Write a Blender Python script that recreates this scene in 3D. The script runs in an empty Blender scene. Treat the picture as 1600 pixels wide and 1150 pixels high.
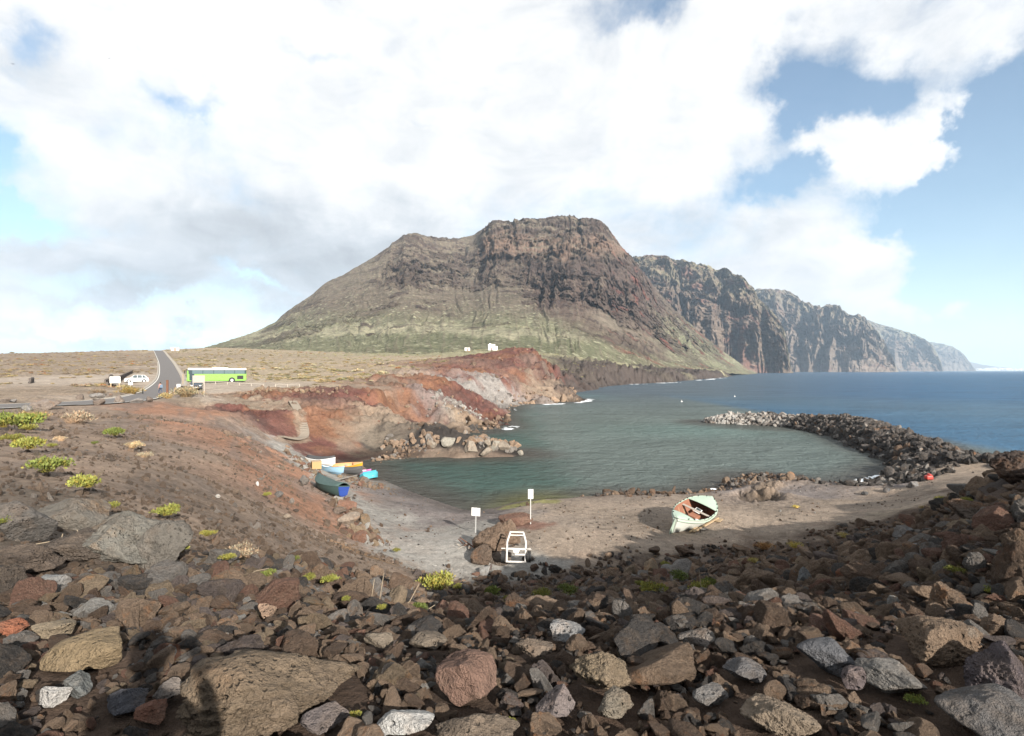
import bpy, bmesh, math, random
import numpy as np
from mathutils import Vector, Matrix, Euler

# ------------------------------------------------------------------ camera, sky, sun, exposure
scene = bpy.context.scene
COL = scene.collection
random.seed(7)
RNG = np.random.default_rng(11)
EYE, FOC, HOR = 11.0, 850.0, 579.0

cam_data = bpy.data.cameras.new("camera")
cam_data.sensor_width = 36.0
cam_data.lens = 36.0 * FOC / 1600.0
cam_data.shift_y = 0.0025
cam_data.clip_start = 0.05
cam_data.clip_end = 80000.0
cam = bpy.data.objects.new("camera", cam_data)
cam.location = (0, 0, EYE)
cam.rotation_euler = (math.radians(90), 0, 0)
COL.objects.link(cam)
scene.camera = cam

SUN_EL, SHADOW_AZ = 22.0, -31.0
scene.view_settings.view_transform = 'Standard'
scene.view_settings.look = 'None'
scene.view_settings.exposure = 1.33
scene.view_settings.gamma = 1.0
scene.view_settings.use_curve_mapping = False

sun_data = bpy.data.lights.new("sun", 'SUN')
sun_data.energy = 5.0
sun_data.angle = math.radians(0.53)
sun_data.color = (1.0, 0.94, 0.86)
sun = bpy.data.objects.new("sun", sun_data)
_e, _a = math.radians(SUN_EL), math.radians(SHADOW_AZ)
sun.rotation_euler = Vector((math.sin(_a) * math.cos(_e), math.cos(_a) * math.cos(_e), -math.sin(_e))).to_track_quat('-Z', 'Y').to_euler()
sun.location = (40, -60, 60)
COL.objects.link(sun)


class NT:
    """small helper round a node tree"""
    def __init__(self, nt):
        self.nt = nt
        nt.nodes.clear()

    def n(self, typ, **kw):
        nd = self.nt.nodes.new(typ)
        for k, v in kw.items():
            setattr(nd, k, v)
        return nd

    def put(self, sock, v):
        if isinstance(v, bpy.types.NodeSocket):
            self.nt.links.new(v, sock)
        elif v is not None:
            if isinstance(v, (tuple, list)) and len(v) == 3 and sock.type == 'RGBA':
                v = (*v, 1.0)
            sock.default_value = v

    def m(self, op, a, b=None, c=None, clamp=False):
        nd = self.n('ShaderNodeMath', operation=op, use_clamp=clamp)
        self.put(nd.inputs[0], a)
        self.put(nd.inputs[1], b)
        self.put(nd.inputs[2], c)
        return nd.outputs[0]

    def vm(self, op, a, b=None):
        nd = self.n('ShaderNodeVectorMath', operation=op)
        self.put(nd.inputs[0], a)
        if op == 'SCALE':
            self.put(nd.inputs[3], b)
        elif b is not None:
            self.put(nd.inputs[1], b)
        return nd.outputs[0]

    def mix(self, f, a, b, blend='MIX'):
        nd = self.n('ShaderNodeMix', data_type='RGBA', blend_type=blend)
        self.put(nd.inputs[0], f)
        self.put(nd.inputs[6], a)
        self.put(nd.inputs[7], b)
        return nd.outputs[2]

    def noise(self, vec, scale, detail=4, rough=0.55, dist=0.0, out=0):
        nd = self.n('ShaderNodeTexNoise')
        self.put(nd.inputs['Vector'], vec)
        nd.inputs['Scale'].default_value = scale
        nd.inputs['Detail'].default_value = detail
        nd.inputs['Roughness'].default_value = rough
        nd.inputs['Distortion'].default_value = dist
        return nd.outputs[out]

    def vor(self, vec, scale, feature='F1', out='Distance', rand=1.0):
        nd = self.n('ShaderNodeTexVoronoi', feature=feature)
        self.put(nd.inputs['Vector'], vec)
        nd.inputs['Scale'].default_value = scale
        nd.inputs['Randomness'].default_value = rand
        return nd.outputs[out]

    def smooth(self, v, lo, hi, a=0.0, b=1.0):
        nd = self.n('ShaderNodeMapRange', interpolation_type='SMOOTHSTEP')
        self.put(nd.inputs[0], v)
        for i, x in zip((1, 2, 3, 4), (lo, hi, a, b)):
            nd.inputs[i].default_value = x
        return nd.outputs[0]

    def ramp(self, f, stops):
        nd = self.n('ShaderNodeValToRGB')
        self.put(nd.inputs[0], f)
        el = nd.color_ramp.elements
        while len(el) < len(stops):
            el.new(0.5)
        for e, (p, c) in zip(el, stops):
            e.position = p
            e.color = (*c, 1.0)
        return nd.outputs[0]

    def bump(self, h, strength=0.5, dist=0.1, normal=None):
        nd = self.n('ShaderNodeBump')
        nd.inputs['Strength'].default_value = strength
        nd.inputs['Distance'].default_value = dist
        self.put(nd.inputs['Height'], h)
        if normal is not None:
            self.put(nd.inputs['Normal'], normal)
        return nd.outputs[0]

    def out(self, color, rough=0.9, normal=None, spec=0.2, metal=0.0, **kw):
        b = self.n('ShaderNodeBsdfPrincipled')
        self.put(b.inputs['Base Color'], color)
        self.put(b.inputs['Roughness'], rough)
        self.put(b.inputs['Specular IOR Level'], spec)
        self.put(b.inputs['Metallic'], metal)
        for k, v in kw.items():
            self.put(b.inputs[k], v)
        if normal is not None:
            self.put(b.inputs['Normal'], normal)
        o = self.n('ShaderNodeOutputMaterial')
        self.nt.links.new(b.outputs[0], o.inputs[0])
        return b


def new_mat(name):
    m = bpy.data.materials.new(name)
    m.use_nodes = True
    return m, NT(m.node_tree)


# sky: NISHITA air with a procedural cloud deck, both a function of the direction alone
def pxdir(px, py):
    az = math.atan((px - 800) / FOC)
    return az, math.atan((HOR - py) / FOC * math.cos(az))


world = bpy.data.worlds.new("World")
scene.world = world
world.use_nodes = True
w = NT(world.node_tree)
sky = w.n('ShaderNodeTexSky', sky_type='NISHITA')
sky.sun_disc = False
sky.sun_elevation = math.radians(SUN_EL)
sky.sun_rotation = math.radians(SHADOW_AZ + 180)
sky.altitude = 0
sky.air_density = 1.0
sky.dust_density = 0.0
sky.ozone_density = 0.6
tc = w.n('ShaderNodeTexCoord').outputs['Generated']
sep = w.n('ShaderNodeSeparateXYZ')
w.put(sep.inputs[0], tc)
dx, dy, dz = sep.outputs
# direction projected on a high flat deck gives the clouds their perspective; softened near the horizon
den = w.m('ADD', w.m('MAXIMUM', dz, 0.0), 0.16)
comb = w.n('ShaderNodeCombineXYZ')
w.put(comb.inputs[0], w.m('DIVIDE', dx, den))
w.put(comb.inputs[1], w.m('DIVIDE', dy, den))
w.put(comb.inputs[2], w.m('MULTIPLY', dz, 2.0))
deck = comb.outputs[0]
n_big = w.noise(deck, 1.1, 7, 0.58, 0.3)
n_fine = w.noise(tc, 5.5, 8, 0.62, 0.35)
n_shade = w.noise(tc, 3.1, 8, 0.62, 0.5)
n_puff = w.noise(w.vm('MULTIPLY', tc, (1.0, 1.0, 2.2)), 9.0, 7, 0.6, 0.6)
warpn = w.n('ShaderNodeTexNoise')
w.put(warpn.inputs['Vector'], tc)
warpn.inputs['Scale'].default_value = 3.6
warpn.inputs['Detail'].default_value = 8
warpn.inputs['Roughness'].default_value = 0.62
wsep = w.n('ShaderNodeSeparateXYZ')
w.put(wsep.inputs[0], warpn.outputs[1])
az_s = w.m('ADD', w.m('ARCTAN2', dx, dy), w.m('MULTIPLY', w.m('SUBTRACT', wsep.outputs[0], 0.5), 0.42))
el_s = w.m('ADD', w.m('ARCSINE', dz), w.m('MULTIPLY', w.m('SUBTRACT', wsep.outputs[1], 0.5), 0.30))


def blob(px, py, sx, sy, amp, tilt=0.0):
    a0, e0 = pxdir(px, py)
    sa, se = sx / FOC * math.cos(a0) ** 2, sy / FOC * math.cos(a0)
    da, de = w.m('SUBTRACT', az_s, a0), w.m('SUBTRACT', el_s, e0)
    if tilt:
        c, s = math.cos(tilt), math.sin(tilt)
        da, de = (w.m('ADD', w.m('MULTIPLY', da, c), w.m('MULTIPLY', de, s)),
                  w.m('SUBTRACT', w.m('MULTIPLY', de, c), w.m('MULTIPLY', da, s)))
    q = w.m('ADD', w.m('POWER', w.m('ABSOLUTE', w.m('DIVIDE', da, sa)), 2.0), w.m('POWER', w.m('ABSOLUTE', w.m('DIVIDE', de, se)), 2.0))
    return w.m('MULTIPLY', w.m('EXPONENT', w.m('MULTIPLY', q, -1.0)), amp)


def total(items):
    s = items[0]
    for i in items[1:]:
        s = w.m('ADD', s, i)
    return s


cover = total([
    blob(1340, 125, 150, 70, -1.15), blob(1590, 270, 130, 150, -1.15), blob(1600, 470, 130, 190, -1.3),
    blob(1215, 292, 85, 36, -1.0), blob(1440, 325, 150, 32, -0.95, 0.1), blob(1235, 170, 45, 80, -0.7), blob(1530, 170, 60, 40, -0.4),
    blob(1320, 235, 115, 40, 1.25, -0.45), blob(1465, 215, 34, 75, 0.75), blob(1520, 245, 50, 20, 0.7), blob(1560, 80, 90, 40, 0.6), blob(1450, 50, 110, 40, 0.5),
    blob(1390, 395, 110, 55, 0.7), blob(1545, 558, 50, 9, 0.9), blob(1455, 470, 60, 20, 0.6),
    blob(25, 245, 75, 48, -0.85), blob(60, 335, 110, 20, -0.75), blob(30, 55, 80, 45, -0.75), blob(1000, 22, 100, 26, -0.8), blob(240, 490, 280, 32, -0.42),
    blob(60, 538, 360, 20, -0.6), blob(270, 122, 60, 16, -0.45), blob(645, 214, 26, 11, -0.5), blob(480, 92, 50, 11, -0.45), blob(400, 440, 60, 10, -0.45),
    blob(700, 200, 560, 240, 0.35), blob(120, 395, 200, 16, 0.4), blob(130, 455, 180, 12, 0.35), blob(260, 515, 200, 8, 0.4), blob(90, 505, 120, 7, 0.3),
])
cov = w.m('ADD', w.m('ADD', cover, w.m('MULTIPLY', w.m('SUBTRACT', n_big, 0.5), 1.1)), w.m('MULTIPLY', w.m('SUBTRACT', n_fine, 0.5), 1.7))
cmask = w.smooth(w.m('ADD', cov, 0.40), -0.30, 0.70)
veil = w.m('EXPONENT', w.m('MULTIPLY', w.m('MAXIMUM', dz, 0.0), -9.0))
cmask = w.m('MAXIMUM', cmask, w.m('ADD', w.m('MULTIPLY', veil, 0.34), 0.06))
grey = total([blob(520, 385, 330, 50, 0.31), blob(250, 450, 300, 40, 0.18), blob(1090, 385, 150, 45, 0.18), blob(300, 300, 260, 60, 0.06), blob(60, 100, 120, 90, 0.12), blob(1010, 60, 90, 40, 0.1), blob(1260, 120, 150, 90, 0.10), blob(120, 525, 300, 30, 0.16), blob(150, 460, 240, 60, 0.14), blob(350, 430, 160, 40, 0.10), blob(60, 360, 120, 40, 0.10)])
bright = w.m('SUBTRACT', w.m('SUBTRACT', 0.445, w.m('MULTIPLY', grey, 0.44)), w.m('ADD', w.m('MULTIPLY', w.m('SUBTRACT', n_shade, 0.44), 0.30), w.m('MULTIPLY', w.m('SUBTRACT', n_puff, 0.46), 0.20)))
ccol = w.mix(w.smooth(bright, 0.30, 0.42), (0.90, 0.945, 1.0), (1.0, 1.0, 1.0))
bg_sky = w.n('ShaderNodeBackground')
w.put(bg_sky.inputs[0], w.mix(1.0, sky.outputs[0], (0.86, 0.97, 1.0), 'MULTIPLY'))
bg_sky.inputs[1].default_value = 0.072
bg_cloud = w.n('ShaderNodeBackground')
w.put(bg_cloud.inputs[0], ccol)
w.put(bg_cloud.inputs[1], bright)
mixs = w.n('ShaderNodeMixShader')
w.put(mixs.inputs[0], cmask)
w.nt.links.new(bg_sky.outputs[0], mixs.inputs[1])
w.nt.links.new(bg_cloud.outputs[0], mixs.inputs[2])
wo = w.n('ShaderNodeOutputWorld')
w.nt.links.new(mixs.outputs[0], wo.inputs[0])


# ------------------------------------------------------------------ numpy noise and mesh helpers
_perm = np.random.default_rng(3).permutation(256).astype(np.int64)
_perm = np.concatenate([_perm, _perm, _perm])
_grad = np.array([(1, 1, 0), (-1, 1, 0), (1, -1, 0), (-1, -1, 0), (1, 0, 1), (-1, 0, 1), (1, 0, -1), (-1, 0, -1),
                  (0, 1, 1), (0, -1, 1), (0, 1, -1), (0, -1, -1), (1, 1, 0), (-1, 1, 0), (0, -1, 1), (0, -1, -1)], dtype=np.float32)


def perlin(x, y, z):
    x, y, z = np.broadcast_arrays(np.asarray(x, np.float32), np.asarray(y, np.float32), np.asarray(z, np.float32))
    xi, yi, zi = np.floor(x), np.floor(y), np.floor(z)
    xf, yf, zf = x - xi, y - yi, z - zi
    X, Y, Z = (xi.astype(np.int64) & 255), (yi.astype(np.int64) & 255), (zi.astype(np.int64) & 255)
    u, v, s = (t * t * t * (t * (t * 6 - 15) + 10) for t in (xf, yf, zf))

    def g(i, j, k):
        h = _perm[_perm[_perm[(X + i) & 255] + ((Y + j) & 255)] + ((Z + k) & 255)] & 15
        gr = _grad[h]
        return gr[..., 0] * (xf - i) + gr[..., 1] * (yf - j) + gr[..., 2] * (zf - k)

    def lp(a, b, t):
        return a + t * (b - a)
    return lp(lp(lp(g(0, 0, 0), g(1, 0, 0), u), lp(g(0, 1, 0), g(1, 1, 0), u), v),
              lp(lp(g(0, 0, 1), g(1, 0, 1), u), lp(g(0, 1, 1), g(1, 1, 1), u), v), s)


def fbm(x, y, z, octv=5, gain=0.5, lac=2.03):
    t, a, f = 0.0, 1.0, 1.0
    for i in range(octv):
        t = t + a * perlin(np.asarray(x) * f + 17.3 * i, np.asarray(y) * f + 5.1 * i, np.asarray(z) * f + 9.7 * i)
        a *= gain
        f *= lac
    return t


def ridged(x, y, z, octv=5, gain=0.55, lac=2.05):
    t, a, f = 0.0, 1.0, 1.0
    for i in range(octv):
        t = t + a * (1.0 - np.abs(perlin(np.asarray(x) * f + 31.7 * i, np.asarray(y) * f + 3.1 * i, np.asarray(z) * f + 7.9 * i)) * 2.2)
        a *= gain
        f *= lac
    return t


def sstep(x, a, b):
    t = np.clip((x - a) / (b - a), 0, 1)
    return t * t * (3 - 2 * t)


def mesh_np(name, verts, faces, cols=None, smooth=True):
    me = bpy.data.meshes.new(name)
    verts = np.asarray(verts, np.float32)
    faces = np.asarray(faces, np.int32)
    nf, k = faces.shape
    me.vertices.add(len(verts))
    me.vertices.foreach_set('co', verts.ravel())
    me.loops.add(nf * k)
    me.loops.foreach_set('vertex_index', faces.ravel())
    me.polygons.add(nf)
    me.polygons.foreach_set('loop_start', np.arange(0, nf * k, k, dtype=np.int32))
    me.polygons.foreach_set('loop_total', np.full(nf, k, np.int32))
    if smooth:
        me.polygons.foreach_set('use_smooth', np.ones(nf, bool))
    if cols is not None:
        at = me.color_attributes.new('Col', 'FLOAT_COLOR', 'POINT')
        c = np.ones((len(verts), 4), np.float32)
        c[:, :cols.shape[1]] = cols
        at.data.foreach_set('color', c.ravel())
    me.update(calc_edges=True)
    me.validate()
    return me


def grid_faces(nr, nc, wrap=False):
    i = np.arange(nr - 1)[:, None]
    j = np.arange(nc if wrap else nc - 1)[None, :]
    j2 = (j + 1) % nc
    return np.stack([i * nc + j, i * nc + j2, (i + 1) * nc + j2, (i + 1) * nc + j], -1).reshape(-1, 4)


def link(name, me, mat=None, parent=None, label=None, cat=None, group=None, kind=None):
    o = bpy.data.objects.new(name, me)
    COL.objects.link(o)
    if mat is not None and me is not None and len(me.materials) == 0:
        me.materials.append(mat)
    if parent is not None:
        o.parent = parent
    tag(o, label, cat, group, kind)
    return o


def tag(o, label=None, cat=None, group=None, kind=None):
    if label:
        o['label'] = label
    if cat:
        o['category'] = cat
    if group:
        o['group'] = group
    if kind:
        o['kind'] = kind


def thing(name, label, cat, loc=(0, 0, 0), rot=(0, 0, 0), group=None):
    o = bpy.data.objects.new(name, None)
    o.location = loc
    o.rotation_euler = rot
    o.empty_display_size = 0.2
    COL.objects.link(o)
    tag(o, label, cat, group)
    return o
# ------------------------------------------------------------------ the land
PAL = {  # albedo, relief amplitude (m), relief wavelength (m)
    'S': ((0.078, 0.055, 0.041), 0.10, 1.2), 'B': ((0.215, 0.162, 0.122), 0.10, 2.0), 'R': ((0.25, 0.142, 0.094), 0.14, 2.5),
    'K': ((0.25, 0.235, 0.21), 0.03, 3.0), 'G': ((0.155, 0.135, 0.126), 0.05, 3.0), 'P': ((0.25, 0.20, 0.155), 0.05, 4.0),
    'T': ((0.108, 0.050, 0.041), 0.95, 5.0), 'O': ((0.152, 0.076, 0.047), 0.95, 5.0), 'W': ((0.200, 0.152, 0.112), 1.0, 5.0),
    'Y': ((0.20, 0.184, 0.168), 1.3, 6.0), 'D': ((0.062, 0.050, 0.044), 2.6, 9.0), 'L': ((0.26, 0.212, 0.15), 0.35, 9.0),
    'A': ((0.20, 0.158, 0.118), 0.4, 8.0), 'U': ((0.31, 0.26, 0.21), 0.04, 6.0), 'H': ((0.215, 0.20, 0.125), 0.8, 14.0),
    'E': ((0.235, 0.178, 0.135), 0.10, 2.0), 'M': ((0.13, 0.105, 0.083), 0.12, 1.6),
}
PALK = list(PAL)
CP = """
-900 1250 1 S;0 1290 2 S;800 1280 2 S;1600 1270 2 S;2600 1200 2 S;-300 1030 3 S;0 1040 3 S;300 1061 3 S;560 1070 3 S;800 1075 3 S;1050 1070 3 S;1300 1046 3 S;1600 1010 3 S
0 848 6 M;0 777 9 M;0 699 17 B;0 664 30 B;0 641 45 B;0 626 60 A;-300 830 6 B;-300 720 14 B;-300 655 35 B;-900 700 12 B;-900 640 35 A
150 919 5 S;150 850 7 M;150 806 9 M;150 738 15 B;150 695 25 B;150 658 40 B;150 640 51 B
300 927 5 S;300 868 7 M;300 799 12 B;300 741 20 B;300 700 30 E;300 663 45 R;300 641 60 R;240 640 56 R
400 993 4 S;400 930 6 S;400 868 10 B;400 828 14 B;400 796 20 E;400 736 32 R;400 697 45 R;400 660 62 B;390 634 78 A
500 975 5 S;500 935 8 S;500 905 12 B;500 874 16 B;500 843 22 E;490 790 30 R;465 730 44 R;440 697 54 R
600 990 4 S;600 966 8 S;600 940 14 B;600 896 20 B;560 860 25 E;540 830 29 R;525 790 34 R;490 745 44 R
700 1002 4 S;700 990 9 S;700 966 14 S;700 936 20 S;700 912 24.5 B;640 890 23 B
850 990 4 S;860 970 9 S;860 950 15 S;860 922 20.5 S;860 903 25.3 S
1000 982 4 S;1000 950 9 S;1000 928 15 S;1000 905 21 S;1000 888 26.6 S
1180 960 4 S;1180 936 8 S;1180 910 14 S;1180 884 21 S;1180 867 28.2 S
1300 955 5 S;1300 922 8 S;1300 894 13 S;1300 872 20 S;1300 852 28.5 S
1430 910 5 S;1430 870 9 S;1430 845 15 S;1430 826 24 S;1430 808 30 S
1560 865 5 S;1560 812 9 S;1560 784 14 S;1560 768 24 S;1560 752 34 S
1610 790 6 S;1610 732 12 D;1610 724 18 S;1610 732 30 S;1750 780 6 S;1750 748 12 D;1750 752 25 S;1900 715 45 S;2600 690 15 S;2600 645 50 S
640 862 28 K;560 800 35.4 K;500 730 50.6 K;450 700 59 K;700 898 25.7 K;800 885 27.1 K;900 862 29.3 P;1000 850 30.1 P;1080 832 32.8 P;1200 812 34.9 P;1300 812 33.5 P;760 835 33 K;900 800 38.4 P;700 815 37 G;600 765 47 G;540 735 51.5 K;620 810 36.5 K;560 745 48 K;660 790 40.5 G;750 802 39 G;720 850 29.5 K;850 830 32.5 P
1100 800 37.5 P;1200 765 46 W;1130 760 48 G;1280 775 44 G;1330 785 40.5 P;1400 770 42 P;1430 785 34.5 P;1480 745 43 P;1510 718 52 P;1450 760 40 P;1390 760 43 G;1545 735 48 P;1580 728 55 P;1650 722 60 S
380 640 72 T;370 615 86 O;450 615 88 T;430 613 90 O;550 613 90 T;440 665 66 T;432 684 64 T;480 697 58 G;530 702 57 G;560 706 57 W;400 645 72 T;520 648 75 O;505 668 68 T;475 672 66 T;600 640 82 W;600 615 96 O;560 680 63 W;530 690 61 T;610 700 62 G;640 692 64 W;650 650 84 W;640 632 92 T;700 627 108 T;700 655 93 W;720 660 103 W;770 655 112 T;740 640 125 T
620 600 115 O;680 592 130 O;660 610 115 T;720 600 135 T;560 604 105 B;720 628 148 Y;770 622 165 Y;740 590 168 T;790 598 175 Y;735 605 158 Y;770 603 170 Y;690 575 190 T;760 552 265 T;800 546 280 T;850 548 275 T;840 598 215 W;886 551 238 D;850 620 192 W;905 576 285 D;890 600 212 D;815 575 210 T;780 585 185 T;730 578 178 O;830 560 240 T;920 596 320 D;940 576 390 D;1000 574 470 D;1050 576 580 D;1089 584.5 700 D;1049 583 600 D;1120 582 880 D;1010 584 500 D;1140 583 1050 D;1020 574.5 560 D;960 572 440 D;1100 578 760 D;1150 580 1000 D
300 600 110 U;380 600 116 U;340 607 100 U;420 604 112 U;500 606 106 L;305 617 76 U;306 613 97 U;340 598 122 U;390 622 84 A;350 618 86 A;290 628 72 A
0 634 52 U;100 631 55 B;200 623 70 U;250 611 90 U;262 592 132 U;262 570 200 U;248 549 330 L;276 590 135 U;235 570 205 A
215 598 120 U;225 588 135 U;190 606 95 A;100 612 80 A;0 614 75 A;160 590 128 U;60 592 130 U;0 585 150 A;80 575 180 A;0 560 240 A;0 553.5 285 A;100 554.5 290 A;200 554 310 A;150 565 240 A;-300 560 280 A;200 578 175 A
0 566 500 A;200 566 500 A;-300 566 500 A;-1500 620 80 A;-3000 600 150 A;-3000 640 30 B
300 565 240 L;320 578 165 L;400 548 430 L;400 575 205 L;400 588 150 L;500 552 420 L;500 580 178 L;450 596 130 L;600 552 430 H;600 587 140 L;640 575 185 L;680 553 420 H;330 544 470 L;760 549 400 H;800 546 440 H;900 557 500 H;960 566 560 H;1000 571 640 H;1100 577 950 H;560 565 260 L;500 568 250 L;700 565 290 L;640 560 330 L
"""
pts = []
for ent in CP.replace('\n', ';').split(';'):
    f = ent.split()
    if len(f) == 4:
        px, py, Y = map(float, f[:3])
        pts.append((math.atan((px - 800) / FOC), math.log(Y * math.hypot(1, (px - 800) / FOC)), EYE - (py - HOR) / FOC * Y, PALK.index(f[3])))
for a in (-178, -140, -110, 110, 140, 178):
    for r in (1.5, 5, 20, 100, 500):
        pts.append((math.radians(a), math.log(r), 9.4 + (0.6 if a > 0 else 0) * math.log(r), PALK.index('S' if r < 30 else 'A')))
pts = np.array(pts)
PA, PL, PZ, PC = pts[:, 0], pts[:, 1], pts[:, 2], pts[:, 3].astype(int)


def kern(d2):
    return np.sqrt(d2 + 0.0016)


_N = len(PA)
_A = np.zeros((_N + 3, _N + 3))
_A[:_N, :_N] = kern((PA[:, None] - PA) ** 2 + (PL[:, None] - PL) ** 2) - 2e-3 * np.eye(_N)
_A[:_N, _N:] = np.stack([np.ones(_N), PA, PL], 1)
_A[_N:, :_N] = _A[:_N, _N:].T
_W = np.linalg.solve(_A, np.concatenate([PZ, np.zeros(3)])).astype(np.float32)
_PCOL = np.array([PAL[k][0] for k in PALK], np.float32)[PC]
_PAMP = np.array([(PAL[k][1], math.log(PAL[k][2])) for k in PALK], np.float32)[PC]


def wl(px, py):
    Y = EYE * FOC / (py - HOR)
    return ((px - 800) / FOC * Y, Y)


# the outline of the water: (x, y, steepness of the bank)
WATER = [(1000, 2400, .5), (975, 1900, .4)] + [(*wl(a, b), k) for a, b, k in [
    (1145, 587.5, .6), (1130, 590, .9), (1089, 593, 1.2), (1049, 597, 1.2), (1010, 599, 1.2), (984, 600, 1.2), (955, 603, 1.0), (936, 605, .9), (931, 609, .6), (915, 610.5, .6), (892, 613.5, .6),
    (897, 620, .6), (917, 626, .4), (902, 629, .6), (875, 630.5, .7), (852, 631, .8), (826, 631, .9), (808, 634, .8), (790, 645, .8), (792, 655, .9), (796, 668, .9), (780, 672, .8), (762, 676, .5), (730, 677, .5), (700, 674, .5), (676, 673, .5), (655, 681, .5)]] + [
    (-11, 83.5, .6), (-5, 78, .8), (1.0, 74.5, .8), (2.2, 71, .8)] + [(*wl(a, b), k) for a, b, k in [
    (800, 714, .8), (760, 714.5, .8), (715, 715, .7), (660, 715, .5), (623, 715, .3), (585, 716, .15), (566, 720, .1), (568, 729, .1), (584, 742, .1), (605, 752, .1), (631, 764, .1), (655, 773, .1), (676, 781, .1), (700, 789, .1), (728, 797, .1), (752, 797, .1),
    (775, 793, .12), (797, 786, .15), (839, 781, .2), (892, 779, .25), (926, 779, .3), (947, 777, .35), (984, 776, .3), (1036, 776, .3), (1083, 773, .25), (1120, 766, .25), (1136, 753, .3), (1160, 745, .3), (1190, 745, .25),
    (1232, 750, .2), (1270, 754, .2), (1293, 757, .15), (1314, 763, .12), (1345, 752, .15), (1374, 743, .3), (1386, 736, .6), (1406, 730, .8), (1408, 718, .8), (1390, 710, .8), (1364, 703, .8), (1327, 689, .8), (1293, 678, .8),
    (1259, 671, .8), (1211, 671, .8), (1180, 670, .8), (1128, 665, .6), (1089, 661, .5)]] + [
    (40, 118, .6), (47, 119, .8), (54, 117, .8), (61, 111, .8), (65.5, 101, .8), (65.5, 90, .8), (61.5, 77, .8), (57, 67, .6), (56, 60, .5), (64, 55, .4), (100, 46, .4), (240, 10, .4), (700, -200, .4), (9000, -900, .4), (9000, 9000, .4), (3000, 9000, .4)]
WP = np.array(WATER, np.float64)


def coast_sd(x, y):
    """signed distance to the water's edge (positive on land) and the bank's steepness there"""
    x = np.asarray(x, np.float64)
    y = np.asarray(y, np.float64)
    best = np.full(x.shape, 1e18)
    kk = np.zeros(x.shape)
    inside = np.zeros(x.shape, bool)
    n = len(WP)
    for i in range(n):
        x0, y0, k0 = WP[i]
        x1, y1, k1 = WP[(i + 1) % n]
        ex, ey = x1 - x0, y1 - y0
        t = np.clip(((x - x0) * ex + (y - y0) * ey) / (ex * ex + ey * ey), 0, 1)
        d = (x - x0 - t * ex) ** 2 + (y - y0 - t * ey) ** 2
        mk = d < best
        best = np.where(mk, d, best)
        kk = np.where(mk, k0 + t * (k1 - k0), kk)
        if y0 != y1:
            inside ^= ((y0 > y) != (y1 > y)) & (x < (x1 - x0) * (y - y0) / (y1 - y0) + x0)
    return np.where(inside, -1, 1) * np.sqrt(best), kk


def polydist(x, y, P):
    """distance to a polyline of (x, y, value...) and the values at the nearest point"""
    P = np.asarray(P, np.float64)
    best = np.full(np.shape(x), 1e18)
    val = np.zeros(np.shape(x) + (P.shape[1] - 2,))
    for i in range(len(P) - 1):
        ex, ey = P[i + 1, :2] - P[i, :2]
        t = np.clip(((x - P[i, 0]) * ex + (y - P[i, 1]) * ey) / (ex * ex + ey * ey), 0, 1)
        d = (x - P[i, 0] - t * ex) ** 2 + (y - P[i, 1] - t * ey) ** 2
        mk = d < best
        best = np.where(mk, d, best)
        v = P[i, 2:] + t[..., None] * (P[i + 1, 2:] - P[i, 2:])
        val = np.where(mk[..., None], v, val)
    return np.sqrt(best), val


def at(px, py, Y):
    return ((px - 800) / FOC * Y, Y, EYE - (py - HOR) / FOC * Y)


# ridges of the two stone moles: x, y, crest height, half width
BREAK = [(46, 50, 1.9, 3.5), (46.5, 56, 2.2, 4.5), (49.5, 64, 2.4, 5.5), (54, 76, 2.5, 6), (58.5, 90, 2.8, 6), (59, 99, 2.8, 6), (57, 108, 1.9, 5), (52, 113, 1.9, 4.5), (46, 115, 1.5, 3.6), (41.5, 116, 0.6, 2.6)]
JETTY = [(-17, 74, 2.2, 3.4), (-12, 73.5, 1.5, 3), (-5, 72.5, 0.9, 2.6), (0.5, 72, 0.4, 2.0)]
ROAD = [at(*p) for p in [(-500, 660, 36), (-200, 645, 44), (0, 634, 51), (70, 631.5, 55), (130, 629, 59), (185, 625, 66), (225, 619, 76), (250, 609, 92), (262, 597, 115), (264, 588, 140), (262, 577, 178), (258, 566, 225), (252, 556, 280), (247, 548.5, 335), (243, 548, 380), (238, 552, 430)]]


def smooth_line(P, n):
    P = np.asarray(P, float)
    t = np.arange(len(P))
    tt = np.linspace(0, len(P) - 1, n)
    i = np.clip(tt.astype(int), 0, len(P) - 2)
    f = (tt - i)[:, None]
    m = np.gradient(P, axis=0)
    h = f * f * (3 - 2 * f)
    p0, p1, m0, m1 = P[i], P[i + 1], m[i], m[i + 1]
    return (2 * f ** 3 - 3 * f ** 2 + 1) * p0 + (f ** 3 - 2 * f ** 2 + f) * m0 + (-2 * f ** 3 + 3 * f ** 2) * p1 + (f ** 3 - f ** 2) * m1


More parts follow.
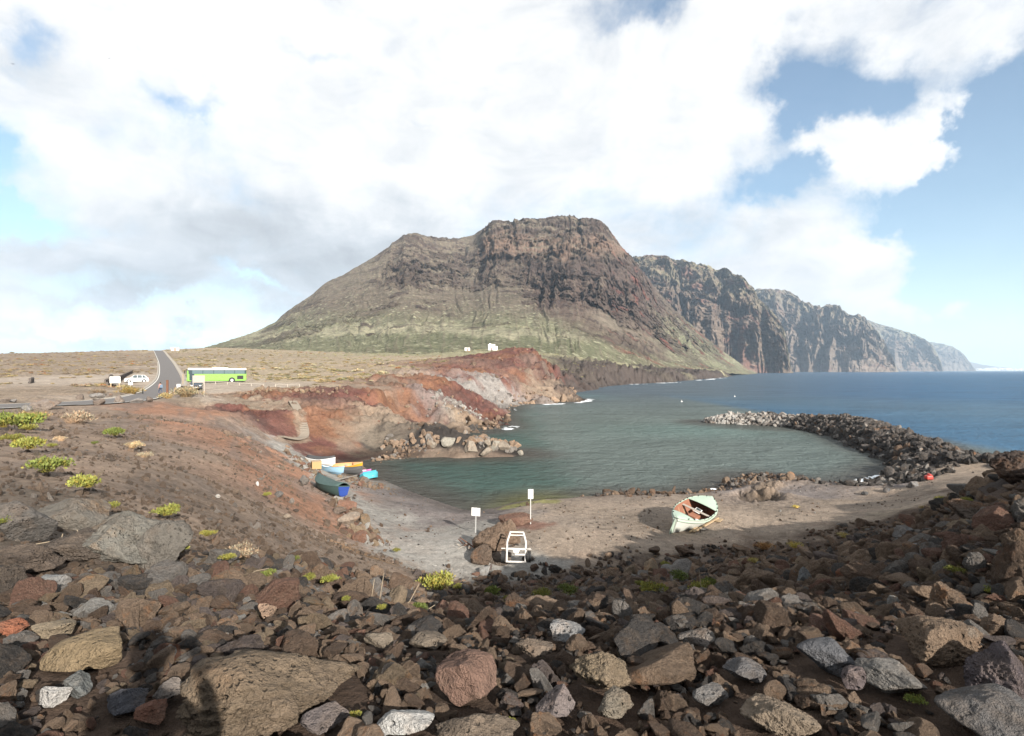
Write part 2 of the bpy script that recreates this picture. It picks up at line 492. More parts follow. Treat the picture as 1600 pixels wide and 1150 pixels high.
PATHS = [([(*at(*p[:3])[:2], p[3]) for p in [(430, 684, 64, 1.2), (452, 700, 59, 1.8), (490, 728, 50.5, 1.7), (530, 765, 41.5, 1.6), (568, 808, 34, 1.6), (612, 845, 29.4, 2.2), (680, 870, 27.3, 2.2), (760, 880, 27, 1.9), (850, 878, 27.2, 1.5)]], 'K'),
         ([(*at(*p[:3])[:2], p[3]) for p in [(650, 830, 31.5, 1.2), (700, 815, 33.8, 1.5), (745, 803, 36, 1.2)]], 'K'),
         ([(*at(*p[:3])[:2], p[3]) for p in [(455, 640, 80, 0.9), (466, 655, 74, 0.9), (475, 668, 69, 0.9), (455, 678, 66.5, 0.9), (436, 684, 64, 0.9)]], 'W'),
         ([(*at(*p[:3])[:2], p[3]) for p in [(1000, 840, 31, 1.3), (1150, 826, 33, 1.2), (1300, 803, 35, 1.3), (1420, 775, 39, 1.3), (1490, 740, 46, 1.5), (1515, 712, 55, 1.5)]], 'P')]
# x-pixel, y-pixel, depth, half sizes (m), albedo, strength
SPOTS = [(560, 868, 24, 1.6, 1.4, (0.26, 0.155, 0.08), 0.8), (590, 880, 23.2, 0.9, 0.7, (0.28, 0.17, 0.085), 0.7), (470, 860, 20, 2.0, 1.2, (0.17, 0.125, 0.09), 0.6),
         (900, 815, 35.5, 3.0, 2.2, (0.25, 0.205, 0.165), 0.6), (1395, 800, 33, 2.0, 1.2, (0.27, 0.22, 0.165), 0.7), (1280, 757, 51, 5.0, 1.8, (0.23, 0.19, 0.14), 0.7),
         (825, 806, 34.5, 1.8, 1.4, (0.19, 0.10, 0.075), 0.8), (830, 785, 43.0, 2.5, 1.6, (0.20, 0.195, 0.06), 0.7), (700, 640, 110, 10, 8, (0.20, 0.185, 0.17), 0.5), (740, 665, 106, 8, 3.5, (0.21, 0.155, 0.105), 0.7),
         (570, 660, 74, 5, 6, (0.17, 0.14, 0.105), 0.6), (620, 665, 77, 6, 8, (0.19, 0.155, 0.12), 0.45), (585, 690, 62.5, 4, 2.5, (0.20, 0.145, 0.125), 0.7), (610, 600, 118, 9, 6, (0.12, 0.10, 0.08), 0.7),
         (555, 692, 61, 1.2, 2.0, (0.33, 0.255, 0.16), 0.6), (760, 612, 168, 12, 9, (0.22, 0.20, 0.182), 0.6), (850, 567, 240, 14, 12, (0.18, 0.145, 0.115), 0.4)]
ROADS = smooth_line(ROAD, 160)
ROAD_W = 2.45
ROADWID = ROAD_W + 1.9 * (1 - sstep(np.arange(160), 38, 70))
ROADS4 = np.concatenate([ROADS, ROADWID[:, None]], 1)

NA = 1000
AZ = np.concatenate([np.linspace(-180, -57, 40)[:-1], np.linspace(-57, 57, NA), np.linspace(57, 180, 40)[1:]])
AZ = np.radians(AZ)
LR = np.concatenate([np.linspace(math.log(0.7), math.log(38), 250)[:-1], np.linspace(math.log(38), math.log(270), 400)[:-1], np.linspace(math.log(270), math.log(1150), 130)])
NR = len(LR)


def build_ground():
    a, l = np.meshgrid(AZ, LR)
    sh = a.shape
    R = np.exp(l)
    X, Y = R * np.sin(a), R * np.cos(a)
    # boundaries of the ground's colours and relief wander
    wa = a + 0.034 * fbm(a * 17, l * 17, 0.5, 6, 0.62)
    wr = l + 0.050 * fbm(a * 17, l * 17, 7.5, 6, 0.62)
    Z = np.empty(sh, np.float32)
    C = np.empty(sh + (3,), np.float32)
    Q = np.empty(sh + (2,), np.float32)
    fa, fl, fwa, fwr = (q.ravel().astype(np.float32) for q in (a, l, wa, wr))
    Zf, Cf, Qf = Z.reshape(-1), C.reshape(-1, 3), Q.reshape(-1, 2)
    pa, pl = PA.astype(np.float32), PL.astype(np.float32)
    for s in range(0, len(fa), 20000):
        e = min(len(fa), s + 20000)
        d2 = (fa[s:e, None] - pa) ** 2 + (fl[s:e, None] - pl) ** 2
        Zf[s:e] = kern(d2) @ _W[:_N] + _W[_N] + _W[_N + 1] * fa[s:e] + _W[_N + 2] * fl[s:e]
        d2 = (fwa[s:e, None] - pa) ** 2 + (fwr[s:e, None] - pl) ** 2 + 1e-5
        wgt = 1.0 / (d2 * d2)
        wgt /= wgt.sum(1, keepdims=True)
        Cf[s:e] = wgt @ _PCOL
        Qf[s:e] = wgt @ _PAMP
    sd, kk = coast_sd(X, Y)
    amp = np.minimum(Q[..., 0], 0.012 * R + 0.03)
    xr, yr = X * 0.82 + Y * 0.57, Y * 0.82 - X * 0.57
    rocky = sstep(Q[..., 0], 0.3, 0.6) * sstep(R, 25, 45)
    far = sstep(R, 60, 140)
    # two fixed wavelengths, so that the relief never stretches across a boundary
    n_lo = fbm(xr / 9.0, yr / 9.0, Z / 7.0, 6, 0.58)
    n_hi = fbm(xr / 2.4, yr / 2.4, Z / 2.0, 5, 0.65)
    crag = np.maximum(0, ridged(xr / 5.0, yr / 5.0, Z / 3.0, 4, 0.6) - 1.35)
    Z = Z + amp * ((0.35 + 0.65 * rocky) * (n_lo * 1.2 + 0.65 * n_hi - 1.3 * rocky * crag) + (1 - rocky) * 0.4 * n_hi)
    # strata ledges on the rocky banks
    st = 1.1
    zz = Z + 1.6 * fbm(xr / 10, yr / 10, 1.7, 4)
    fr = zz / st - np.floor(zz / st)
    Z = Z + rocky * (sstep(fr, 0.55, 0.95) - fr) * st * 0.4
    sdn = sd + np.where(kk > 0.35, 1.0, 0.15) * np.clip(R / 80, 0.4, 4) * 1.2 * fbm(X / 5, Y / 5, 2.2, 4)
    bank = np.where(sdn > 0, 0.02 + kk * sdn * (1 + 0.5 * fbm(X / 4, Y / 4, 5.5, 3)) + 0.022 * sdn ** 2, np.maximum(-6, kk * sdn * 0.6))
    Z = np.minimum(Z, bank)
    Z = np.where(sdn <= 0, np.minimum(Z, -0.02), Z)
    for M in (BREAK, JETTY):
        d, v = polydist(X, Y, M)
        q = np.clip(1 - (d / v[..., 1]) ** 1.6, -1.5, 1)
        rz = np.where(d < v[..., 1] * 1.6, v[..., 0] * q - 0.55 + 0.35 * fbm(X / 1.7, Y / 1.7, 4.4, 3), -9)
        Z = np.maximum(Z, rz)
        mk = sstep(q, -0.4, 0.1)[..., None] * (d < v[..., 1] * 1.5)[..., None]
        C = C * (1 - mk) + mk * np.array((0.040, 0.035, 0.032))
    d, v = polydist(X, Y, ROADS4)
    b = 1 - sstep(d - v[..., 1], 0.9, 4.5)
    Z = Z * (1 - b) + b * (v[..., 0] - 0.10)
    # wet, darker gravel along the beach
    wet = (1 - sstep(sd, 0.4, 3.2)) * sstep(sd, -0.5, 0.1) * (kk < 0.5)
    C = C * (1 - wet[..., None] * 0.45)
    for line, kcol in PATHS:
        d, v = polydist(X, Y, line)
        ed = 0.5 * fbm(X / 1.6, Y / 1.6, 6.1, 5, 0.62) * v[..., 0]
        mk = (1 - sstep(d + ed, v[..., 0] * 0.75, v[..., 0] * 1.1)) * (0.80 + 0.2 * np.clip(fbm(X / 0.9, Y / 0.9, 1.1, 4) * 2, -1, 1))
        C = C * (1 - mk[..., None]) + mk[..., None] * np.array(PAL[kcol][0])
    for (px_, py_, Y_, sx_, sy_, cc, k_) in SPOTS:
        x_, y_, _z = at(px_, py_, Y_)
        q = np.exp(-((X - x_) / sx_) ** 2 - ((Y - y_) / sy_) ** 2) * (1 + 0.9 * fbm(X / sx_ * 1.7, Y / sx_ * 1.7, 8.8, 4))
        mk = sstep(q, 0.25, 0.7)[..., None] * k_
        C = C * (1 - mk) + mk * np.array(cc)
    # rusty, ochre and grey mottling of the tuff
    mot = fbm(xr / 13, yr / 13, Z / 5, 5, 0.6)
    tuff = (rocky * sstep(C[..., 0] / C[..., 2], 1.7, 2.3))[..., None]
    C = C * (1 - tuff * 0.6 * sstep(mot, 0.05, 0.5)[..., None]) + tuff * 0.6 * sstep(mot, 0.05, 0.5)[..., None] * np.array((0.16, 0.084, 0.05))
    C = C * (1 - tuff * 0.55 * sstep(-mot, 0.1, 0.5)[..., None]) + tuff * 0.55 * sstep(-mot, 0.1, 0.5)[..., None] * np.array((0.075, 0.048, 0.042))
    # bands of darker and redder scree run down the loose hillside
    scr = fbm((X + 0.55 * Y) / 3.0, (Y - 0.55 * X) / 22.0, 2.9, 5, 0.6)
    hill = (sstep(X, -60, -40) * (1 - sstep(X, -6, 0)) * sstep(R, 12, 20) * (1 - sstep(Y, 58, 70)) * sstep(Z, 2.2, 3.0))[..., None]
    C = C * (1 - hill * 0.55 * sstep(scr, 0.0, 0.45)[..., None]) + hill * 0.55 * sstep(scr, 0.0, 0.45)[..., None] * np.array((0.15, 0.122, 0.103))
    # low and wet rock is darker
    rock_low = (1 - sstep(Z, 0.3, 1.1)) * rocky * sstep(sd, -1, 1)
    C = C * (1 - 0.55 * rock_low[..., None])
    return X, Y, Z, C, sd


GX, GY, GZ, GC, GSD = build_ground()


def ground_z(x, y):
    x, y = np.asarray(x, float), np.asarray(y, float)
    a = np.arctan2(x, y)
    l = np.log(np.maximum(np.hypot(x, y), 0.71))
    j = np.clip(np.searchsorted(AZ, a) - 1, 0, len(AZ) - 2)
    fj = (a - AZ[j]) / (AZ[j + 1] - AZ[j])
    i = np.clip(np.searchsorted(LR, l) - 1, 0, NR - 2)
    fi = np.clip((l - LR[i]) / (LR[i + 1] - LR[i]), 0, 1)
    return (GZ[i, j] * (1 - fi) * (1 - fj) + GZ[i + 1, j] * fi * (1 - fj) + GZ[i, j + 1] * (1 - fi) * fj + GZ[i + 1, j + 1] * fi * fj)


def gz(x, y):
    return float(ground_z(x, y))


_RY = np.exp(np.linspace(math.log(1.5), math.log(500), 1500))


def ray_ground(px, py, lift=0.0):
    """depth at which the line of sight through a pixel of the photograph meets the ground"""
    hit = np.nonzero(ground_z((px - 800) / FOC * _RY, _RY) + lift > EYE - (py - HOR) / FOC * _RY)[0]
    return float(_RY[hit[0]]) if len(hit) else 30.0


# ground material: the soil's own colour with grain, pebbles and fine relief
m_ground, t = new_mat("ground_soil")
geo = t.n('ShaderNodeNewGeometry').outputs['Position']
col = t.n('ShaderNodeVertexColor', layer_name='Col').outputs[0]
n1 = t.noise(geo, 0.22, 8, 0.68)
n2 = t.noise(geo, 2.3, 8, 0.72)
n3 = t.noise(geo, 9.0, 5, 0.8)
v = t.m('ADD', t.m('ADD', t.m('MULTIPLY', t.m('SUBTRACT', n1, 0.5), 1.5), t.m('MULTIPLY', t.m('SUBTRACT', n2, 0.5), 1.5)), t.m('MULTIPLY', t.m('SUBTRACT', n3, 0.5), 1.3))
c = t.mix(1.0, col, t.m('MAXIMUM', t.m('ADD', 1.0, v), 0.25), 'MULTIPLY')
track = t.noise(geo, 0.9, 6, 0.7, 1.2)
c = t.mix(t.smooth(track, 0.52, 0.66, 0, 0.4), c, t.mix(1.0, c, (0.62, 0.60, 0.60), 'MULTIPLY'))
c = t.mix(t.smooth(track, 0.44, 0.34, 0, 0.35), c, t.mix(1.0, c, (1.35, 1.32, 1.28), 'MULTIPLY'))
hue = t.noise(geo, 0.5, 5, 0.6)
c = t.mix(t.smooth(hue, 0.5, 0.75, 0, 0.25), c, t.mix(1.0, c, (1.15, 0.96, 0.86), 'MULTIPLY'))
peb = t.vor(geo, 3.2)
pebc = t.vor(geo, 3.2, out='Color')
psel = t.m('MULTIPLY', t.smooth(peb, 0.30, 0.18), t.smooth(pebc, 0.66, 0.74))
c = t.mix(t.m('MULTIPLY', psel, 0.55), c, t.mix(1.0, c, (1.7, 1.68, 1.66), 'MULTIPLY'))
dsel = t.m('MULTIPLY', t.smooth(t.vor(geo, 1.3), 0.36, 0.2), t.smooth(t.vor(geo, 1.3, out='Color'), 0.30, 0.2))
c = t.mix(t.m('MULTIPLY', dsel, 0.5), c, t.mix(1.0, c, (0.45, 0.45, 0.47), 'MULTIPLY'))
h = t.m('ADD', t.m('MULTIPLY', n2, 1.0), t.m('ADD', t.m('MULTIPLY', n3, 0.35), t.m('MULTIPLY', psel, 0.12)))
t.out(c, 0.95, t.bump(h, 0.8, 0.25), 0.1)

_v = np.stack([GX, GY, GZ], -1).reshape(-1, 3)
_f = grid_faces(NR, len(AZ))
_keep = (_v[_f][:, :, 2] > -0.9).any(1)
_f = _f[_keep]
_used = np.zeros(len(_v), bool)
_used[_f.ravel()] = True
_rm = np.cumsum(_used) - 1
ground = link('ground', mesh_np('ground', _v[_used], _rm[_f][:, ::-1], GC.reshape(-1, 3)[_used]), m_ground, kind='structure')

# ------------------------------------------------------------------ the sea
m_sea, t = new_mat("sea_water")
geo = t.n('ShaderNodeNewGeometry').outputs['Position']
col = t.n('ShaderNodeVertexColor', layer_name='Col').outputs[0]
mp = t.vm('MULTIPLY', geo, (0.8, 1.0, 1.0))
w1 = t.noise(mp, 0.055, 3, 0.5, 0.6)
w2 = t.noise(mp, 0.55, 4, 0.6, 0.5)
w3 = t.noise(mp, 1.9, 5, 0.7, 0.3)
h = t.m('ADD', t.m('ADD', t.m('MULTIPLY', w1, 2.2), t.m('MULTIPLY', w2, 1.0)), t.m('MULTIPLY', w3, 0.30))
streak = t.noise(t.vm('MULTIPLY', geo, (0.03, 0.09, 1.0)), 1.0, 7, 0.7, 0.5)
c = t.mix(1.0, col, t.smooth(streak, 0.3, 0.7, 0.86, 1.14), 'MULTIPLY')
nb = t.bump(h, 1.0, 0.9)
lw = t.n('ShaderNodeLayerWeight')
lw.inputs['Blend'].default_value = 0.5
t.put(lw.inputs['Normal'], nb)
fac = t.m('ADD', 0.05, t.m('MULTIPLY', t.m('POWER', lw.outputs['Facing'], 4.0), 0.30))
df, gl, mx, mo = t.n('ShaderNodeBsdfDiffuse'), t.n('ShaderNodeBsdfGlossy'), t.n('ShaderNodeMixShader'), t.n('ShaderNodeOutputMaterial')
t.put(df.inputs['Color'], c)
t.put(df.inputs['Normal'], nb)
gl.inputs['Roughness'].default_value = 0.16
t.put(gl.inputs['Normal'], nb)
t.put(mx.inputs[0], fac)
t.nt.links.new(df.outputs[0], mx.inputs[1])
t.nt.links.new(gl.outputs[0], mx.inputs[2])
t.nt.links.new(mx.outputs[0], mo.inputs[0])

sr = np.exp(np.linspace(math.log(15), math.log(26000), 190))
sa = np.radians(np.linspace(-75, 100, 420))
A_, R_ = np.meshgrid(sa, sr)
SX, SY = R_ * np.sin(A_), R_ * np.cos(A_)
ssd, skk = coast_sd(SX, SY)
spx = 800 + FOC * np.tan(np.clip(A_, -1.2, 1.2))
deep = -ssd
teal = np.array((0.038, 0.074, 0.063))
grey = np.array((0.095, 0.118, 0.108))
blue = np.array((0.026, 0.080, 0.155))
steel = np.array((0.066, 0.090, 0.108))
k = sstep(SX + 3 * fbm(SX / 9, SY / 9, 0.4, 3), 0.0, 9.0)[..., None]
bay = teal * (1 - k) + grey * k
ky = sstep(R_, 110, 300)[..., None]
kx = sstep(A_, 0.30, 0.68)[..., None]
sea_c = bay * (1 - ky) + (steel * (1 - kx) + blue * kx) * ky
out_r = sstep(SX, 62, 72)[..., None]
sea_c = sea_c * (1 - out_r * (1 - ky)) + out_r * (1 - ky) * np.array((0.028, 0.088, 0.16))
sh = ((1 - sstep(deep, 0.5, 7.0)) * (1 - ky[..., 0]))[..., None]
brown = np.array((0.052, 0.043, 0.036))
alg = np.array((0.10, 0.098, 0.025))
kg = (np.exp(-((SX - 2.2) / 3.2) ** 2 - ((SY - 44) / 4.5) ** 2))[..., None]
shal = brown * (1 - kg) + alg * kg
sea_c = sea_c * (1 - sh * 0.8) + shal * sh * 0.8
sea_c = sea_c * (1 - 0.55 * kg) + alg * 0.8 * 0.55 * kg
tq = (np.exp(-((SX - 34) / 16) ** 2 - ((SY - 100) / 12) ** 2) + 0.8 * np.exp(-((SX - 30) / 12) ** 2 - ((SY - 240) / 25) ** 2))[..., None]
sea_c = sea_c + tq * np.array((0.004, 0.026, 0.022))
sv = np.stack([SX, SY, np.zeros_like(SX)], -1).reshape(-1, 3)
sea = link('sea', mesh_np('sea', sv, grid_faces(len(sr), len(sa))[:, ::-1], sea_c.reshape(-1, 3)), m_sea, kind='structure')

# ------------------------------------------------------------------ the mountain and the sea cliffs
m_rock, t = new_mat("mountain_rock")
geo = t.n('ShaderNodeNewGeometry').outputs['Position']
vc = t.n('ShaderNodeVertexColor', layer_name='Col')
col, shrub = vc.outputs[0], vc.outputs[1]
n1 = t.noise(geo, 0.035, 9, 0.70)
n2 = t.noise(geo, 0.22, 6, 0.75)
strat = t.noise(t.vm('MULTIPLY', geo, (0.004, 0.004, 0.075)), 1.0, 5, 0.65)
v = t.m('ADD', t.m('ADD', t.m('MULTIPLY', t.m('SUBTRACT', n1, 0.5), 1.7), t.m('MULTIPLY', t.m('SUBTRACT', n2, 0.5), 1.7)), t.m('MULTIPLY', t.m('SUBTRACT', strat, 0.5), t.m('MULTIPLY', t.m('SUBTRACT', 1.0, shrub), 1.1)))
c = t.mix(1.0, col, t.m('MAXIMUM', t.m('ADD', 1.0, v), 0.25), 'MULTIPLY')
sp = t.vor(geo, 0.11)
spc = t.vor(geo, 0.11, out='Color')
dots = t.m('MULTIPLY', t.m('MULTIPLY', t.smooth(sp, 0.42, 0.25), t.smooth(spc, 0.5, 0.6)), shrub)
c = t.mix(t.m('MULTIPLY', dots, 0.9), c, (0.29, 0.28, 0.19))
sp2 = t.vor(geo, 0.15)
dots2 = t.m('MULTIPLY', t.m('MULTIPLY', t.smooth(sp2, 0.4, 0.25), t.smooth(t.vor(geo, 0.15, out='Color'), 0.45, 0.35)), shrub)
c = t.mix(t.m('MULTIPLY', dots2, 0.7), c, (0.075, 0.085, 0.045))
t.out(c, 0.95, t.bump(t.m('ADD', n2, t.m('MULTIPLY', n1, 2.0)), 0.9, 4.0), 0.05)


def interp(tbl, x):
    tbl = np.asarray(tbl, float)
    return np.interp(x, tbl[:, 0], tbl[:, 1])


def mountain(name, crest, foot, near, far, prof, nu, nt_, colour, gully=12, gfreq=14, relief=10, slant=0.0, seed=0.0, strata=10.0, sh=30, cliffw=lambda T, P: np.ones_like(T), spurs=None):
    """crest/foot: (px, py) rows; near/far: (px, depth) rows; prof(t, px) -> share of the rise"""
    px = np.linspace(crest[0][0], crest[-1][0], nu)
    tt = np.concatenate([np.linspace(0, 1, nt_), 1 + np.linspace(0.02, 0.5, 14)])
    T, P = np.meshgrid(tt, px, indexing='ij')
    Tc = np.minimum(T, 1.0)
    Y0, Y1 = interp(near, P), interp(far, P)
    Yd = Y0 + (Y1 - Y0) * T
    zc = EYE + (HOR - interp(crest, P)) / FOC * Y1
    zf = EYE + (HOR - interp(foot, P) - 3.0) / FOC * Y0
    rise = np.maximum(zc - zf, 0)
    Z = zf + rise * prof(Tc, P)
    back = np.maximum(T - 1, 0)
    Z = Z - back * rise * 0.9
    X = (P - 800) / FOC * Yd
    win = np.sin(np.pi * np.clip(Tc * 0.94 + 0.03, 0, 1)) ** 0.6 * sstep(rise, 10, 120)
    cw = np.clip(cliffw(Tc, P), 0, 1)
    Pw = P + gfreq * 0.7 * fbm(P / gfreq / 3, Tc * 4, seed + 2.2, 4)
    Ps = P + slant * Tc + gfreq * 1.3 * fbm(P / (gfreq * 2), Tc * 3, seed + 1.1, 5, 0.6)
    spur = np.interp(Ps, *zip(*spurs)) * (0.55 + 0.9 * sstep(fbm(P / 40, Tc * 4, seed + 3.3, 4), -0.3, 0.4)) if spurs else 0.0
    gq = ridged((Pw + slant * Tc) / gfreq, Tc * 2.2 + seed, seed, 5, 0.55)
    gmask = 0.25 + 0.75 * sstep(fbm(P / (gfreq * 4), Tc * 3, seed + 6.0, 3), -0.2, 0.3)
    Z = Z + (gq - 1.1) * gully * win * (0.24 + 0.76 * cw) * gmask
    xr, yr = X * 0.8 + Yd * 0.6, Yd * 0.8 - X * 0.6
    rl = fbm(xr / (relief * 5), yr / (relief * 5), Z / (relief * 4) + seed, 7, 0.58)
    but = ridged(xr / (relief * 4.5), yr / (relief * 4.5), Z / (relief * 7) + seed, 6, 0.58) - 1.1
    dirn = np.hypot(X, Yd)
    sx, sy = X / dirn, Yd / dirn
    # hard beds stand out as crags with steep sides, soft ones lie back under scree
    c1 = fbm(xr / (relief * 15), Z / (relief * 6.0) + 0.4 * rl, yr / (relief * 15) + seed, 6, 0.60)
    c2 = fbm(xr / (relief * 5), Z / (relief * 2.4) + 0.4 * rl, yr / (relief * 5) + seed + 3, 6, 0.60)
    thr = 0.42 - 0.50 * cw
    M1, M2 = sstep(c1, thr, thr + 0.07), sstep(c2, thr + 0.06, thr + 0.13)
    crag = np.maximum(M1 * 0.8, M2) * sstep(Tc, 0.10, 0.2)
    push = relief * (rl * (0.42 + 0.75 * cw) - but * 0.55 * cw) * win - spur * win
    push = push - relief * win * (1.25 * M1 + 0.65 * M2) * (0.35 + 0.65 * cw)
    push = push + strata * cw * win * fbm(Z / strata + 0.6 * rl, xr / (relief * 25), seed + 8.0, 4, 0.6)
    push = push + relief * win * (0.30 + 0.35 * cw) * fbm(xr / (relief * 1.7), yr / (relief * 1.7), Z / (relief * 1.5) + seed, 5, 0.62)
    X2, Y2 = X + sx * push, Yd + sy * push
    Z2 = Z + fbm(xr / sh, yr / sh, seed + 4, 5, 0.6) * relief * (0.10 + 0.2 * cw)
    dzt = np.gradient(Z2, axis=0) / np.maximum(np.hypot(np.gradient(X2, axis=0), np.gradient(Y2, axis=0)), 0.5)
    py = HOR - (Z - EYE) / Yd * FOC
    C = colour(P, Tc, py, Z2, np.abs(dzt), gq, X, Yd, crag)
    v_ = np.stack([X2, Y2, Z2], -1).reshape(-1, 3)
    return link(name, mesh_np(name, v_, grid_faces(len(tt), nu)[:, ::-1], C.reshape(-1, 4)), m_rock, kind='structure')


def lerp_c(c, d, k):
    k = np.asarray(k)[..., None]
    return c * (1 - k) + np.array(d) * k


def col_main(P, T, py, Z, slope, gq, X, Y, crag):
    n = fbm(P / 30, T * 9, 2.0, 5)
    nn = fbm(X / 60, Y / 60, Z / 40, 5)
    c = np.empty(P.shape + (3,))
    c[:] = (0.118, 0.096, 0.073)
    c = lerp_c(c, (0.158, 0.155, 0.098), sstep(py + 14 * n, 470, 520))
    c = lerp_c(c, (0.115, 0.118, 0.072), (1 - sstep(np.abs(py - 535 + 20 * n), 6, 18)) * sstep(P, 560, 640) * 0.6)
    c = lerp_c(c, (0.30, 0.275, 0.19), (1 - sstep(np.abs(py - (512 + np.abs(P - 640) * 0.055) + 9 * n), 3, 10)) * (1 - sstep(np.abs(P - 640), 210, 330)) * 0.75)
    scree = sstep(P + 40 * n, 815, 850) * (1 - sstep(P + 40 * n, 1010, 1080)) * sstep(py, 395, 430) * (1 - sstep(py + 10 * n - (P - 800) * 0.42, 455, 490))
    c = lerp_c(c, (0.092, 0.066, 0.054), scree * 0.9)
    fan = sstep(P, 900, 950) * sstep(py - (P - 940) * 0.62 + 8 * n, 478, 500) * (1 - sstep(py - (P - 940) * 0.42 + 8 * n, 500, 520))
    c = lerp_c(c, (0.165, 0.138, 0.105), fan * 0.9)
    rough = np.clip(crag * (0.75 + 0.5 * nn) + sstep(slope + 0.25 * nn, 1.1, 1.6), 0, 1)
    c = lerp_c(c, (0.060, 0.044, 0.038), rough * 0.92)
    band = (1 - sstep(np.abs(py - 385 + 12 * n), 8, 26)) * sstep(P, 735, 760) * rough
    c = lerp_c(c, (0.17, 0.115, 0.085), band * 0.75)
    c = lerp_c(c, (0.155, 0.062, 0.048), sstep(nn, 0.30, 0.55) * sstep(P, 930, 990) * 0.7)
    c = lerp_c(c, (0.145, 0.122, 0.09), sstep(gq, 1.25, 1.6) * (1 - rough) * 0.5)
    a = np.clip(sstep(py + 20 * n, 455, 505) * (1 - scree) * (1 - 0.8 * fan) * (1 - rough) + 0.35 * (1 - rough) * (1 - scree), 0, 1)
    return np.concatenate([c, a[..., None]], -1)


def prof_main(T, P):
    tal = 0.30 * T + 0.70 * T ** 2.1
    k = sstep(P, 715, 775) * (1 - sstep(P, 985, 1040))
    cl = np.interp(T, [0, .2, .4, .55, .66, .70, .735, .78, .82, .87, 1.0], [0, .09, .22, .36, .50, .60, .70, .75, .86, .92, 1.0])
    k2 = sstep(P, 560, 640) * (1 - sstep(P, 715, 760)) * 0.8
    sh = np.interp(T, [0, .3, .55, .75, .82, .9, .93, 1.0], [0, .14, .36, .62, .74, .84, .92, 1.0])
    return tal * (1 - k - k2) + cl * k + sh * k2


def cliff_main(T, P):
    py = T
    top = sstep(P, 715, 775) * (1 - sstep(P, 1000, 1080)) * sstep(T, 0.50, 0.62)
    mid = sstep(P, 800, 840) * (1 - sstep(P, 1040, 1100)) * sstep(T, 0.36, 0.5) * 0.8
    left = sstep(P, 560, 630) * (1 - sstep(P, 715, 760)) * sstep(T, 0.5, 0.7) * 0.75
    right = sstep(P, 985, 1010) * (1 - sstep(P, 1120, 1160)) * sstep(T, 0.55, 0.8) * 0.9
    return np.maximum(np.maximum(top, mid), np.maximum(left, right)) + 0.05


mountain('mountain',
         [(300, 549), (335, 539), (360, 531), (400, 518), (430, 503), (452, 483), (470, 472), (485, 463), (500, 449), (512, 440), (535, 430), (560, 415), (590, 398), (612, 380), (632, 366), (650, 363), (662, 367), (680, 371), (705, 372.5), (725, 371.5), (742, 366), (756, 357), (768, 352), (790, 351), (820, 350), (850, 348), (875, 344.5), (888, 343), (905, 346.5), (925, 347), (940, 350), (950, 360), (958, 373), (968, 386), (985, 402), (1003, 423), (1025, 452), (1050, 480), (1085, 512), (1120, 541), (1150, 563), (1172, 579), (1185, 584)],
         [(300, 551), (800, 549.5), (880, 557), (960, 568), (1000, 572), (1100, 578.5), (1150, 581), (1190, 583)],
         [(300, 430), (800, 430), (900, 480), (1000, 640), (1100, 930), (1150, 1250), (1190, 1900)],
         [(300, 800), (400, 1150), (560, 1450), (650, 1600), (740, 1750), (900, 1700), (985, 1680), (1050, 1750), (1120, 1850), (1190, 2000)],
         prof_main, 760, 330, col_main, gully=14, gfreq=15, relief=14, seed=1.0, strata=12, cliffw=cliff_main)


def col_cliff(green, base, dark, red=0.3, rim=0.8):
    def f(P, T, py, Z, slope, gq, X, Y, crag):
        nn = fbm(X / 110, Y / 110, Z / 60, 5)
        n = fbm(P / 18, T * 8, 3.0, 5)
        c = np.empty(P.shape + (3,))
        c[:] = base
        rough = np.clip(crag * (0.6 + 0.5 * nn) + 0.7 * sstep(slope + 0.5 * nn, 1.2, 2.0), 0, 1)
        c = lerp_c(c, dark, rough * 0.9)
        c = lerp_c(c, green, (1 - rough) * sstep(T + 0.2 * n, 0.45, 0.7) * rim)
        c = lerp_c(c, (0.15, 0.068, 0.052), sstep(nn, 0.22, 0.5) * red)
        a = (1 - rough) * sstep(T, 0.4, 0.7) * 0.6
        return np.concatenate([c, a[..., None]], -1)
    return f


def prof_cliff(T, P):
    return np.interp(T, [0, .06, .12, .2, .32, .45, .58, .66, .74, .88, 1.0], [0, .16, .30, .42, .52, .60, .70, .82, .88, .95, 1.0])


def flat(py, a, b):
    return [(a, py), (b, py)]


